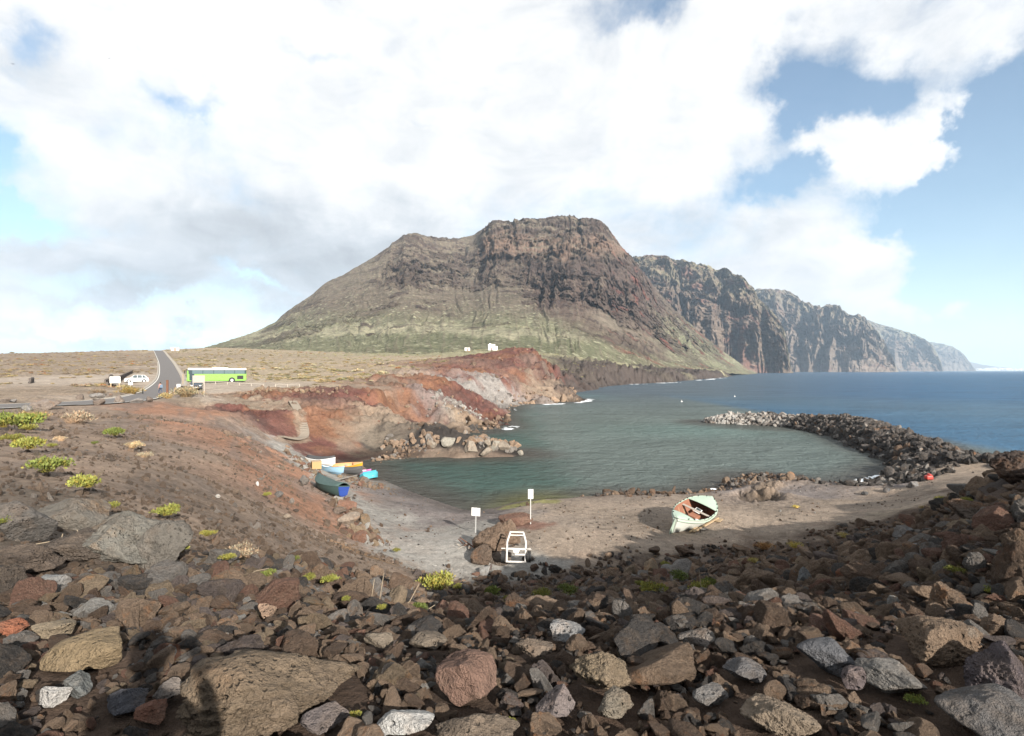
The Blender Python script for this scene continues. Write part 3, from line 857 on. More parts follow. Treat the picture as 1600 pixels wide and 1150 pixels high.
mountain('sea_cliff',
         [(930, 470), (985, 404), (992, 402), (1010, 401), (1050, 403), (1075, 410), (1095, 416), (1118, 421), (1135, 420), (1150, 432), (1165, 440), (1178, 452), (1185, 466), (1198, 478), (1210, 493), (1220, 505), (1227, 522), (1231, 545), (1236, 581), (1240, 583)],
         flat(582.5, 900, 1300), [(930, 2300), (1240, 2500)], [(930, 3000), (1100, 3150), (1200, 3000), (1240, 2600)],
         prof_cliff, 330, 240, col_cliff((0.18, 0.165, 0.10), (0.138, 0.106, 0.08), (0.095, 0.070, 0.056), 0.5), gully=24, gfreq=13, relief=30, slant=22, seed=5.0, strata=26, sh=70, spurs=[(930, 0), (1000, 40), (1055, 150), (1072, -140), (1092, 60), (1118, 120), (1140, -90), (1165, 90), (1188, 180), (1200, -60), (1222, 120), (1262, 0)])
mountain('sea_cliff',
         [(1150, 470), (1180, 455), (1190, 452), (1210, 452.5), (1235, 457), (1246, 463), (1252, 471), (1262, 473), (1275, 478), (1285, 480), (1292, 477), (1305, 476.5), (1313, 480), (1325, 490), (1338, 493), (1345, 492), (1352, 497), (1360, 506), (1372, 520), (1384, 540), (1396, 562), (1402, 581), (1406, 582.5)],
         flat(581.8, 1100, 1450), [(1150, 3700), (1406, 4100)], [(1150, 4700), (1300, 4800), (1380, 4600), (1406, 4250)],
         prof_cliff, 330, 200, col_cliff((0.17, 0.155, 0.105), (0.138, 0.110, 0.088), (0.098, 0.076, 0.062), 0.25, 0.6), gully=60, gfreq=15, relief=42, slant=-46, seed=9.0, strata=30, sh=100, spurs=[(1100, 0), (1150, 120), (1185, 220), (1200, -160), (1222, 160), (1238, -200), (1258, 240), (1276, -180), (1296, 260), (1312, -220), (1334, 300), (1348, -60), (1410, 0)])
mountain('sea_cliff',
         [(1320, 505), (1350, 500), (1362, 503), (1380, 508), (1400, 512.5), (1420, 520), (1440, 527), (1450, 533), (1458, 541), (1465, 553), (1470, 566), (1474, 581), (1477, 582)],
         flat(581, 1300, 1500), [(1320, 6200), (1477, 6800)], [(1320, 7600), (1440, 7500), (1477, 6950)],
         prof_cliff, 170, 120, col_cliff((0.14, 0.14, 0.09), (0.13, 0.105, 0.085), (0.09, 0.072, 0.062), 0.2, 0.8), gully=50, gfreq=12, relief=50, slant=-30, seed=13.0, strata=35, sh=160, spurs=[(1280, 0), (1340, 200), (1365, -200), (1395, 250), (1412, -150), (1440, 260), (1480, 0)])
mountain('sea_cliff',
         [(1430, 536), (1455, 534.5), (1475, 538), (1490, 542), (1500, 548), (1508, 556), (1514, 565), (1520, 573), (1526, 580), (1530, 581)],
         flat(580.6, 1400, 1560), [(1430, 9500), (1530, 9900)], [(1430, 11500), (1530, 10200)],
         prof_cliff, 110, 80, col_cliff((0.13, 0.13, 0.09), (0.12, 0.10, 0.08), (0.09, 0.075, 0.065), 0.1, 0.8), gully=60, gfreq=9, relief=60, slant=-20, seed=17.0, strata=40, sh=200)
mountain('far_coast',
         [(1500, 564), (1515, 565), (1530, 569), (1550, 572), (1575, 574.5), (1600, 576.5), (1640, 578), (1700, 579)],
         flat(579.9, 1480, 1720), [(1500, 13500), (1700, 15000)], [(1500, 16500), (1700, 17500)],
         lambda T, P: T, 90, 40, col_cliff((0.13, 0.12, 0.09), (0.14, 0.12, 0.09), (0.12, 0.10, 0.08), 0.0, 0.5), gully=12, gfreq=8, relief=30, seed=21.0, sh=200)


# the air: far cliffs fade to blue
m_haze = bpy.data.materials.new("haze")
m_haze.use_nodes = True
_t = NT(m_haze.node_tree)
_pv = _t.n('ShaderNodeVolumePrincipled')
_pv.inputs['Color'].default_value = (0.62, 0.80, 1.0, 1.0)
_pv.inputs['Density'].default_value = 5.8e-5
_pv.inputs['Anisotropy'].default_value = 0.0
_mo = _t.n('ShaderNodeOutputMaterial')
_t.nt.links.new(_pv.outputs[0], _mo.inputs['Volume'])
_hb = 31000.0
_hv = [(x, y, z) for z in (-8.0, 900.0) for y in (-_hb, _hb) for x in (-_hb, _hb)]
link('haze', mesh_np('haze', _hv, [(0, 2, 3, 1), (4, 5, 7, 6), (0, 1, 5, 4), (1, 3, 7, 5), (3, 2, 6, 7), (2, 0, 4, 6)], smooth=False), m_haze, kind='stuff')
# ------------------------------------------------------------------ stones
def ico(level):
    bm = bmesh.new()
    bmesh.ops.create_icosphere(bm, subdivisions=level, radius=1.0)
    v = np.array([q.co[:] for q in bm.verts])
    f = np.array([[q.index for q in p.verts] for p in bm.faces])
    bm.free()
    return v / np.linalg.norm(v, axis=1, keepdims=True), f


ICO = {k: ico(k) for k in (3, 4, 5, 6)}


def rock_shape(seed, level=5, angular=12, rough=0.06, dims=(1.0, 0.75, 0.6), planes=18, lumps=0.0):
    r = np.random.default_rng(seed)
    d, f = ICO[level]
    nrm = r.normal(size=(planes, 3))
    nrm /= np.linalg.norm(nrm, axis=1, keepdims=True)
    off = r.uniform(0.50, 0.95, planes)
    q = np.maximum(d @ nrm.T, 0) / off
    rad = (np.sum(q ** angular, 1) + 0.75 ** angular) ** (-1 / angular)
    s = seed * 3.7
    rad = rad * (1 + 0.10 * fbm(d[:, 0] * 1.1 + s, d[:, 1] * 1.1, d[:, 2] * 1.1, 2))
    n = fbm(d[:, 0] * 2.6 + s, d[:, 1] * 2.6, d[:, 2] * 2.6, 6 if level > 4 else 4, 0.62)
    rad = rad + rough * n * 1.5
    if lumps:
        c = ridged(d[:, 0] * 3.2 + s, d[:, 1] * 3.2, d[:, 2] * 3.2, 4, 0.55) - 1.0
        rad = rad - lumps * np.abs(c) + lumps * 0.5
    v = d * rad[:, None] * np.array(dims)
    return v, f


def rock_mat(name, instanced):
    m, t = new_mat(name)
    ob = t.n('ShaderNodeTexCoord').outputs['Object']
    if instanced:
        nd = t.n('ShaderNodeAttribute', attribute_type='INSTANCER', attribute_name='tint')
        tint = nd.outputs[0]
        rnd = t.n('ShaderNodeObjectInfo').outputs['Random']
    else:
        nd = t.n('ShaderNodeObjectInfo')
        tint, rnd = nd.outputs['Color'], nd.outputs['Random']
    offv = t.n('ShaderNodeCombineXYZ')
    t.put(offv.inputs[0], t.m('MULTIPLY', rnd, 37.0))
    t.put(offv.inputs[1], t.m('MULTIPLY', rnd, 91.0))
    p = t.vm('ADD', ob, offv.outputs[0])
    n1 = t.noise(p, 1.6, 7, 0.68, 0.4)
    n2 = t.noise(p, 9.0, 6, 0.72)
    ves = t.vor(p, 26.0)
    pit = t.m('MULTIPLY', t.smooth(ves, 0.34, 0.12), t.smooth(t.noise(p, 2.2, 3), 0.42, 0.62))
    val = t.m('ADD', t.m('MULTIPLY', t.m('SUBTRACT', n1, 0.5), 1.1), t.m('MULTIPLY', t.m('SUBTRACT', n2, 0.5), 1.3))
    c = t.mix(1.0, tint, t.m('MAXIMUM', t.m('ADD', 1.0, val), 0.3), 'MULTIPLY')
    rust = t.m('MULTIPLY', t.smooth(t.noise(p, 1.1, 5, 0.7), 0.52, 0.70), t.smooth(rnd, 0.25, 0.8))
    c = t.mix(t.m('MULTIPLY', rust, 0.6), c, t.mix(1.0, c, (1.75, 1.12, 0.66), 'MULTIPLY'))
    dust = t.smooth(t.noise(p, 1.9, 7, 0.75), 0.46, 0.62)
    c = t.mix(t.m('MULTIPLY', dust, 0.5), c, t.mix(1.0, t.mix(0.35, (0.20, 0.15, 0.11), c), t.smooth(n2, 0.2, 0.8, 0.6, 1.4), 'MULTIPLY'))
    lich = t.m('MULTIPLY', t.smooth(t.noise(p, 3.3, 6, 0.7), 0.63, 0.72), 0.35)
    c = t.mix(lich, c, (0.30, 0.285, 0.25))
    c = t.mix(t.m('MULTIPLY', pit, 0.5), c, t.mix(1.0, c, (0.4, 0.38, 0.36), 'MULTIPLY'))
    h = t.m('SUBTRACT', t.m('ADD', t.m('MULTIPLY', n1, 0.6), t.m('MULTIPLY', n2, 0.55)), t.m('MULTIPLY', pit, 0.25))
    t.out(c, 0.9, t.bump(h, 1.0, 0.30), 0.15)
    return m


m_stone = rock_mat("lava_stone", False)
m_rubble = rock_mat("lava_rubble", True)

TINT = {'brown': (0.235, 0.168, 0.118), 'dark brown': (0.128, 0.088, 0.063), 'grey': (0.205, 0.188, 0.170), 'dark grey': (0.068, 0.062, 0.058),
        'reddish brown': (0.190, 0.108, 0.078), 'tan': (0.235, 0.178, 0.12), 'mauve grey': (0.145, 0.117, 0.106), 'pale': (0.33, 0.315, 0.29)}
TNAMES = list(TINT)
TARR = np.array([TINT[k] for k in TNAMES])

# a library of shapes: blocky basalt, rough clinker, flatter slabs
LIB = []
for i in range(18):
    rr = np.random.default_rng(100 + i)
    if i < 8:
        kw = dict(angular=30, rough=0.042, dims=(1, rr.uniform(.65, .9), rr.uniform(.5, .75)), planes=10)
    elif i < 14:
        kw = dict(angular=22, rough=0.06, dims=(1, rr.uniform(.7, .95), rr.uniform(.6, .85)), planes=12, lumps=0.07)
    else:
        kw = dict(angular=28, rough=0.04, dims=(1, rr.uniform(.6, .8), rr.uniform(.3, .42)), planes=11)
    v_, f_ = rock_shape(100 + i, 5 if i < 14 else 4, **kw)
    LIB.append(mesh_np('stone_shape', v_, f_))


def place_rock(name, me, loc, rot, scl, tint, label=None, cat='stone', group=None):
    o = bpy.data.objects.new(name, me)
    o.location, o.rotation_euler, o.scale = loc, rot, scl
    o.color = (*tint, 1.0)
    if len(me.materials) == 0:
        me.materials.append(None)
    COL.objects.link(o)
    o.material_slots[0].link = 'OBJECT'
    o.material_slots[0].material = m_stone
    tag(o, label, cat, group)
    return o


def scatter_gn(name, pos, rot, scl, idx, tint, sources, mat):
    """one object that carries the many small pieces nobody could count"""
    me = bpy.data.meshes.new(name)
    n = len(pos)
    me.vertices.add(n)
    me.vertices.foreach_set('co', np.asarray(pos, np.float32).ravel())
    for nm, typ, key, arr in (('rot', 'FLOAT_VECTOR', 'vector', rot), ('scl', 'FLOAT_VECTOR', 'vector', scl), ('idx', 'INT', 'value', idx)):
        a = me.attributes.new(nm, typ, 'POINT')
        a.data.foreach_set(key, np.asarray(arr, np.int32 if typ == 'INT' else np.float32).ravel())
    a = me.attributes.new('tint', 'FLOAT_COLOR', 'POINT')
    c4 = np.ones((n, 4), np.float32)
    c4[:, :3] = tint
    a.data.foreach_set('color', c4.ravel())
    o = link(name, me, mat, kind='stuff')
    g = bpy.data.node_groups.new(name, 'GeometryNodeTree')
    g.interface.new_socket('Geometry', in_out='INPUT', socket_type='NodeSocketGeometry')
    g.interface.new_socket('Geometry', in_out='OUTPUT', socket_type='NodeSocketGeometry')
    N = g.nodes.new
    gi, go, iop, jn, sm = N('NodeGroupInput'), N('NodeGroupOutput'), N('GeometryNodeInstanceOnPoints'), N('GeometryNodeJoinGeometry'), N('GeometryNodeSetMaterial')
    for so in reversed(sources):
        oi = N('GeometryNodeObjectInfo')
        oi.inputs['Object'].default_value = so
        oi.inputs['As Instance'].default_value = True
        g.links.new(oi.outputs['Geometry'], jn.inputs[0])
    sm.inputs['Material'].default_value = mat
    g.links.new(jn.outputs[0], iop.inputs['Instance'])
    iop.inputs['Pick Instance'].default_value = True
    for nm, typ, sock in (('rot', 'FLOAT_VECTOR', 'Rotation'), ('scl', 'FLOAT_VECTOR', 'Scale'), ('idx', 'INT', 'Instance Index')):
        na = N('GeometryNodeInputNamedAttribute')
        na.data_type = typ
        na.inputs['Name'].default_value = nm
        g.links.new(na.outputs['Attribute'], iop.inputs[sock])
    g.links.new(gi.outputs[0], iop.inputs['Points'])
    g.links.new(iop.outputs[0], sm.inputs[0])
    g.links.new(sm.outputs[0], go.inputs[0])
    md = o.modifiers.new('pieces', 'NODES')
    md.node_group = g
    return o


def in_frame(p, margin=0.0):
    p = np.asarray(p)
    px = 800 + FOC * p[:, 0] / np.maximum(p[:, 1], 0.1)
    py = HOR + FOC * (EYE - p[:, 2]) / np.maximum(p[:, 1], 0.1)
    return (p[:, 1] > 0.5) & (px > -margin) & (px < 1600 + margin) & (py < 1150 + margin), px, py


def settle(pos, rot, scl, idx, tid, n_ind, name, label_of, cat, group, stuff_name, sources=None):
    """the n_ind pieces that show largest become objects of their own, the rest one mass"""
    ok, px, py = in_frame(pos, 10)
    size = np.where(ok, scl.mean(1) / np.linalg.norm(pos - np.array((0, 0, EYE)), axis=1), 0)
    order = np.argsort(-size)
    ind = order[:n_ind]
    objs = []
    for i in ind:
        objs.append(place_rock(name, LIB[idx[i]], pos[i], rot[i], scl[i], TARR[tid[i]] * RNG.uniform(0.8, 1.2), label_of(i, px[i], py[i]), cat, group))
    rest = order[n_ind:]
    src = sources or SRC
    tint = TARR[tid[rest]] * RNG.uniform(0.75, 1.25, (len(rest), 1))
    scatter_gn(stuff_name, pos[rest], rot[rest], scl[rest], idx[rest], tint, src, m_rubble)
    return objs


# ---- the stones one can point to: x px, y px (centre), width px, height px, depth, shape seed, tint, label, shape
BIG = [
    (428, 1062, 262, 165, 3.15, 501, (0.172, 0.130, 0.09), 'huge rough tan brown boulder with cracked face, largest in the foreground', 'rough'),
    (141, 1012, 122, 66, 3.7, 502, (0.22, 0.165, 0.10), 'pale ochre layered slab of rock beside the photographer\'s shadow', 'slab'),
    (88, 1084, 36, 42, 3.2, 503, (0.42, 0.40, 0.375), 'bright white small stone near dark grey wedge stone', 'block'),
    (124, 1068, 44, 50, 3.3, 504, (0.13, 0.135, 0.13), 'dark blue grey wedge of basalt beside the white stone', 'block'),
    (634, 1120, 92, 46, 2.75, 505, (0.38, 0.37, 0.35), 'smooth whitish grey stone beside the dry thistle', 'slab'),
    (728, 1050, 98, 92, 3.3, 506, (0.20, 0.125, 0.095), 'big angular boulder with reddish pink side below the pale grey stone', 'block'),
    (945, 1048, 104, 88, 3.3, 507, (0.20, 0.155, 0.105), 'large knobbly orange and grey lava block', 'rough'),
    (886, 984, 56, 36, 4.6, 508, (0.25, 0.248, 0.243), 'pale grey angular stone with white scratches', 'block'),
    (1086, 996, 52, 42, 4.3, 509, (0.19, 0.175, 0.16), 'flat topped grey block at the middle of the rubble', 'block'),
    (1287, 1022, 80, 62, 3.6, 510, (0.10, 0.10, 0.105), 'dark grey wedge shaped basalt boulder with a sharp flat face', 'block'),
    (1395, 1058, 98, 60, 3.2, 511, (0.165, 0.154, 0.14), 'light grey speckled oval stone right above a green rosette', 'slab'),
    (1462, 992, 116, 90, 3.7, 512, (0.17, 0.122, 0.085), 'big squarish brown rough lava block on the right', 'rough'),
    (1555, 1125, 150, 110, 2.7, 513, (0.11, 0.105, 0.102), 'large smooth dark grey boulder in the bottom right corner', 'block'),
    (1565, 1040, 110, 95, 3.2, 514, (0.10, 0.082, 0.085), 'dark purplish boulder above the corner boulder', 'rough'),
    (868, 1096, 64, 60, 3.0, 515, (0.18, 0.15, 0.14), 'mauve grey pointed stone below the knobbly lava block', 'block'),
    (18, 979, 44, 30, 4.2, 516, (0.27, 0.105, 0.06), 'bright rusty red stone at the left edge', 'block'),
    (87, 981, 54, 34, 4.2, 517, (0.25, 0.20, 0.14), 'rounded tan stone to the right of the rusty red stone', 'slab'),
    (85, 908, 38, 28, 5.6, 518, (0.22, 0.222, 0.218), 'pale grey rounded stone in the shade at the left', 'slab'),
    (745, 1135, 140, 56, 2.6, 519, (0.145, 0.115, 0.088), 'wide rough brown boulder cut off by the bottom edge', 'rough'),
    (1215, 1112, 120, 80, 2.75, 520, (0.24, 0.19, 0.14), 'pale rough clinker boulder with a hollow', 'rough'),
    (196, 1090, 62, 42, 3.1, 521, (0.095, 0.095, 0.105), 'bluish black flat stone inside the photographer\'s shadow', 'slab'),
    (240, 1106, 56, 36, 2.95, 522, (0.19, 0.095, 0.065), 'squarish reddish brown block inside the photographer\'s shadow', 'block'),
    (1254, 901, 26, 34, 8.5, 523, (0.15, 0.155, 0.155), 'upright grey block standing on the right slope', 'block'),
    (1362, 890, 28, 28, 8.0, 524, (0.27, 0.145, 0.07), 'orange brown lava lump on the right slope', 'rough'),
    (1412, 832, 28, 24, 12.5, 525, (0.17, 0.165, 0.16), 'rounded grey boulder on the crest of the right slope', 'block'),
    (266, 1076, 46, 30, 3.2, 526, (0.17, 0.15, 0.135), 'dark stone with a whitish crust inside the shadow', 'slab'),
    (1437, 868, 30, 26, 8.2, 527, (0.27, 0.265, 0.26), 'pale topped grey boulder halfway up the right slope', 'block'),
    (835, 1010, 62, 34, 3.95, 528, (0.17, 0.135, 0.105), 'forked brown stone left of the knobbly lava block', 'rough'),
    (962, 1096, 60, 46, 2.95, 529, (0.21, 0.18, 0.14), 'tan brown rounded block under the knobbly lava block', 'rough'),
    (510, 1118, 70, 44, 2.8, 530, (0.135, 0.115, 0.11), 'dark mauve stone under the huge tan boulder', 'block'),
    (590, 1000, 48, 34, 4.4, 531, (0.20, 0.165, 0.125), 'pale brown pointed stone behind the dry thistle', 'block'),
    (1110, 1085, 60, 30, 3.0, 532, (0.15, 0.145, 0.14), 'flat pale edged grey stone near the bottom', 'slab'),
    (415, 955, 30, 32, 5.6, 533, (0.30, 0.205, 0.145), 'peach coloured stone on the edge of the shaded hollow', 'block'),
    (1165, 1045, 64, 36, 3.4, 534, (0.135, 0.13, 0.13), 'dark grey angular slab left of the wedge shaped boulder', 'slab'),
    (670, 1000, 60, 40, 4.2, 535, (0.185, 0.15, 0.115), 'brown split stone just behind the reddish pink boulder', 'block'),
    (1330, 1055, 34, 44, 3.25, 536, (0.13, 0.105, 0.105), 'rounded dark stone left of the light speckled stone', 'block'),
]


def big_rock(px, py, wpx, hpx, Y, seed, tint, label, kind, name='boulder', cat='boulder', level=6, group=None, spin=None):
    kw = {'block': dict(angular=44, rough=0.03, planes=10), 'rough': dict(angular=22, rough=0.06, planes=11, lumps=0.075), 'slab': dict(angular=30, rough=0.025, planes=12)}[kind]
    v_, f_ = rock_shape(seed, level, dims=(1, 1, 1), **kw)
    a = np.random.default_rng(seed).uniform(0, 6.28) if spin is None else spin
    ca, sa_ = math.cos(a), math.sin(a)
    v_ = v_ @ np.array([[ca, sa_, 0], [-sa_, ca, 0], [0, 0, 1]])
    ext = v_.max(0) - v_.min(0)
    Y = min(Y * 1.25, max(Y * 0.8, ray_ground(px, py + 0.36 * hpx, 0.05)))
    W, H = wpx / FOC * Y * 1.0, hpx / FOC * Y
    dep = 0.5 * (EYE - 9.3) / Y
    T = min(W, H * 1.6) * 0.9
    # the height seen is part top face, part front
    Hz = max(H * 0.72, (H - T * dep * 1.1))
    v_ = (v_ - (v_.max(0) + v_.min(0)) / 2) / ext * np.array((W, T, Hz))
    x, y, z = at(px, py, Y)
    Y2 = Y + 0.25 * T
    x, y = x * Y2 / Y, Y2
    z = max(gz(x, y) + 0.22 * Hz, EYE - (py + 0.04 * hpx - HOR) / FOC * Y2)
    return place_rock(name, mesh_np(name, v_, f_), (x, y, z), (0, 0, 0), (1, 1, 1), tint, label, cat, group)


BIG_XY = []
for b in BIG:
    o = big_rock(*b)
    BIG_XY.append((o.location.x, o.location.y, b[2] / FOC * b[4] * 0.5))
# the grey lava outcrop at the left
for b in [
    (38, 812, 84, 84, 7.2, 601, (0.125, 0.115, 0.105), 'upright grey outcrop block at the left edge', 'block'),
    (118, 800, 110, 60, 7.9, 602, (0.165, 0.15, 0.128), 'smooth grey brown outcrop hump left of the green tufts', 'block'),
    (196, 838, 150, 104, 6.9, 603, (0.175, 0.165, 0.142), 'big domed pale grey outcrop with cracks, largest of the outcrop', 'rough'),
    (262, 852, 74, 96, 6.6, 604, (0.155, 0.14, 0.12), 'cracked columns of grey lava at the right end of the outcrop', 'rough'),
    (120, 850, 130, 60, 6.6, 605, (0.105, 0.085, 0.07), 'dark brown outcrop base below the smooth hump', 'rough'),
    (30, 868, 120, 60, 6.2, 606, (0.09, 0.072, 0.06), 'dark brown lava ledge beneath the upright outcrop block', 'rough'),
    (4, 905, 60, 60, 5.4, 607, (0.075, 0.062, 0.052), 'shaded dark boulder at the left edge under the ledge', 'rough'),
]:
    o = big_rock(*b, name='outcrop', cat='rock outcrop')
    BIG_XY.append((o.location.x, o.location.y, b[2] / FOC * b[4] * 0.5))
# dark lava mound at the right edge
for b in [(1585, 728, 90, 60, 13.0, 611, (0.062, 0.048, 0.042), 'dark brown lava mound at the right edge above the sea', 'rough'),
          (1520, 800, 60, 44, 10.5, 612, (0.10, 0.078, 0.062), 'rusty dark boulder below the lava mound', 'rough'),
          (1575, 812, 56, 44, 9.0, 613, (0.11, 0.10, 0.092), 'grey rounded boulder at the right edge below the lava mound', 'block')]:
    o = big_rock(*b, name='outcrop', cat='rock outcrop')
    BIG_XY.append((o.location.x, o.location.y, b[2] / FOC * b[4] * 0.45))
BIG_XY = np.array(BIG_XY)

# sources for the mass: copies of the library among the rubble
SRC = []
for i, me in enumerate(LIB):
    x, y = (-0.6 + 0.12 * i) * 4.5, 5.0 + 0.13 * (i * 7 % 9)
    s = 0.13 + 0.01 * (i % 5)
    nm = TNAMES[i % 5]
    SRC.append(place_rock('stone', me, (x, y, gz(x, y) + 0.05), (0.3 * i, 0.7 * i, 1.3 * i), (s, s, s), TINT[nm], f'{nm} volcanic stone among the foreground rubble', 'stone', 'stones of the foreground rubble'))

RMAX = [(-400, 6.0), (0, 5.6), (150, 6.0), (290, 7.0), (420, 11), (520, 16), (620, 21), (700, 24.5), (780, 26), (870, 26.2), (1000, 27.6), (1180, 30), (1300, 31), (1430, 33), (1560, 36), (1750, 40)]


def rubble(n, r0, r1, smed, ssig, seed, lift=0.15, pw=2.0):
    r = np.random.default_rng(seed)
    a = np.radians(r.uniform(-62, 62, n))
    R = (r.uniform(r0 ** pw, r1 ** pw, n)) ** (1 / pw)
    x, y = R * np.sin(a), R * np.cos(a)
    px = 800 + FOC * np.tan(a)
    lim = interp(RMAX, px) * (1 + 0.12 * fbm(x / 2.0, y / 2.0, 3.3, 3))
    s = np.exp(r.normal(math.log(smed), ssig, n))
    keep = (y < lim)
    # thinner on the bare patches of soil and away from the big boulders
    bare = fbm(x / 2.2, y / 2.2, 9.1, 4)
    keep &= ~((bare > 0.28) & (r.uniform(size=n) < 0.5) & (s < 0.2) & (s > 0.07))
    d = np.hypot(x[:, None] - BIG_XY[:, 0], y[:, None] - BIG_XY[:, 1]) - BIG_XY[:, 2] * 0.92
    keep &= ~((d.min(1) < s * 0.5))
    if r1 < 8:
        ray = np.degrees(a)
        for bx_, by_, bw_ in BIG_XY:
            # nothing tall stands right in front of a boulder one can point to
            keep &= ~((np.abs(x / y - bx_ / by_) < bw_ / by_ * 0.7) & (y < by_) & (y > by_ - 0.7) & (s > 0.10))
    x, y, s = x[keep], y[keep], s[keep]
    n = len(x)
    idx = r.integers(0, len(LIB), n)
    rot = np.stack([r.normal(0, 0.45, n), r.normal(0, 0.45, n), r.uniform(0, 6.28, n)], 1)
    scl = s[:, None] * 0.5 * r.uniform(0.8, 1.25, (n, 3))
    z = ground_z(x, y) + s * (lift + 0.22 * r.uniform(-0.6, 1.0, n))
    left = sstep(-x / np.maximum(y, 0.1), 0.0, 0.5)
    p = np.stack([.34 + 0 * left, .30 - .16 * left, .10 + .05 * left, .13 - .02 * left, .06 + 0 * left, .02 + .07 * left, .045 + 0.03 * left, .008 + 0.02 * left], 1)
    p /= p.sum(1, keepdims=True)
    tid = (r.uniform(size=n)[:, None] > np.cumsum(p, 1)).sum(1).clip(0, len(TNAMES) - 1)
    return np.stack([x, y, z], 1), rot, scl, idx, tid


def cat_sets(*ss):
    return [np.concatenate(q) for q in zip(*ss)]


S = cat_sets(rubble(16000, 1.7, 8.5, 0.085, 0.42, 1), rubble(34000, 1.7, 9.5, 0.045, 0.4, 6, 0.25), rubble(520, 1.7, 7, 0.17, 0.28, 2, 0.2), rubble(8000, 5.5, 20, 0.17, 0.42, 3), rubble(12400, 12, 38, 0.21, 0.42, 4), rubble(520, 11, 28, 0.42, 0.3, 5, 0.2))


ANCH = [(b[0], b[1], nm) for b, nm in zip(BIG, ['huge tan boulder', 'ochre layered slab', 'bright white stone', 'blue grey wedge', 'whitish smooth stone', 'pinkish angular boulder', 'knobbly orange lava block', 'pale scratched stone', 'flat topped grey block', 'dark wedge boulder',
    'light speckled oval stone', 'squarish brown lava block', 'dark corner boulder', 'purplish boulder', 'mauve pointed stone', 'rusty red stone', 'rounded tan stone', 'pale shaded stone', 'wide bottom boulder', 'hollow clinker boulder', 'bluish black flat stone', 'reddish brown block',
    'upright grey slope block', 'orange lava lump', 'grey crest boulder', 'white crusted stone', 'pale topped boulder', 'forked brown stone', 'tan rounded block', 'dark mauve stone', 'pale brown pointed stone', 'flat pale edged stone', 'peach coloured stone', 'dark grey slab', 'split brown stone', 'rounded dark stone'])] + [
    (196, 838, 'domed outcrop'), (38, 812, 'upright outcrop block'), (262, 852, 'cracked lava columns'), (30, 868, 'dark lava ledge'), (1585, 728, 'lava mound'), (683, 922, 'large ramp tuft'), (1020, 929, 'wide green cushion'), (1195, 858, 'straw coloured bush'), (850, 935, 'left paired tuft'), (578, 950, 'bare stalks'), (1500, 888, 'right slope green tuft')]


def stone_label(i, px, py):
    k = min(range(len(ANCH)), key=lambda q: math.hypot(ANCH[q][0] - px, 1.4 * (ANCH[q][1] - py)))
    ax, ay, an = ANCH[k]
    d = ('right of' if px > ax else 'left of') if abs(px - ax) > abs(py - ay) * 1.4 else ('in front of' if py > ay else 'behind')
    near = math.hypot(px - ax, py - ay)
    w_ = S[2][i].mean() * 2 / math.hypot(*S[0][i][:2]) * FOC
    sz = 'large' if w_ > 60 else 'small' if w_ < 42 else 'mid'
    kind = 'blocky' if S[3][i] < 8 else 'rough' if S[3][i] < 14 else 'flat'
    return f"{sz} {kind} {TNAMES[S[4][i]]} stone {'just ' if near < 60 else 'well ' if near > 130 else ''}{d} the {an}"


for i_, o_ in enumerate(SRC):
    p_ = np.array(o_.location)[None]
    _ok, _qx, _qy = in_frame(p_)
    k_ = min(range(len(ANCH)), key=lambda q: math.hypot(ANCH[q][0] - _qx[0], ANCH[q][1] - _qy[0]))
    o_['label'] = f"{TNAMES[i_ % 5]} stone about hand size {('left of', 'right of')[int(_qx[0] > ANCH[k_][0])]} the {ANCH[k_][2]}, {('upright', 'tilted', 'flat')[i_ % 3]}"
settle(*S, 262, 'stone', stone_label, 'stone', 'stones of the foreground rubble', 'rubble')

# fine grit between the stones and on the left hillside
r = np.random.default_rng(41)
a = np.radians(r.uniform(-50, 14, 34000))
R = np.exp(r.uniform(math.log(6), math.log(62), 34000))
x, y = R * np.sin(a), R * np.cos(a)
z = ground_z(x, y)
dd, vv = polydist(x, y, PATHS[0][0])
keep = (z > 1.9) & (polydist(x, y, ROADS)[0] > 3.3) & (dd > vv[..., 0] * 1.05) & (y < 66)
clump = fbm(x / 3.5, y / 3.5, 4.4, 4)
keep &= (r.uniform(size=len(x)) < 0.25 + 1.3 * np.clip(clump, 0, 1))
x, y, z, Rk = x[keep], y[keep], z[keep], R[keep]
n = len(x)
s = np.exp(r.normal(math.log(0.085), 0.5, n)) * (0.45 + Rk / 42)
pale = r.uniform(size=n)
tid = np.where(pale < 0.06, 7, np.where(pale < 0.55, 0, np.where(pale < 0.8, 1, 3)))
scl = s[:, None] * 0.5 * r.uniform(0.7, 1.3, (n, 3))
scatter_gn('hillside_gravel', np.stack([x, y, z + s * 0.1], 1), r.uniform(0, 6.28, (n, 3)), scl, r.integers(0, 14, n), (0.45 * TARR[tid] + 0.55 * np.array((0.19, 0.145, 0.112))) * r.uniform(0.75, 1.3, (n, 1)), SRC, m_rubble)

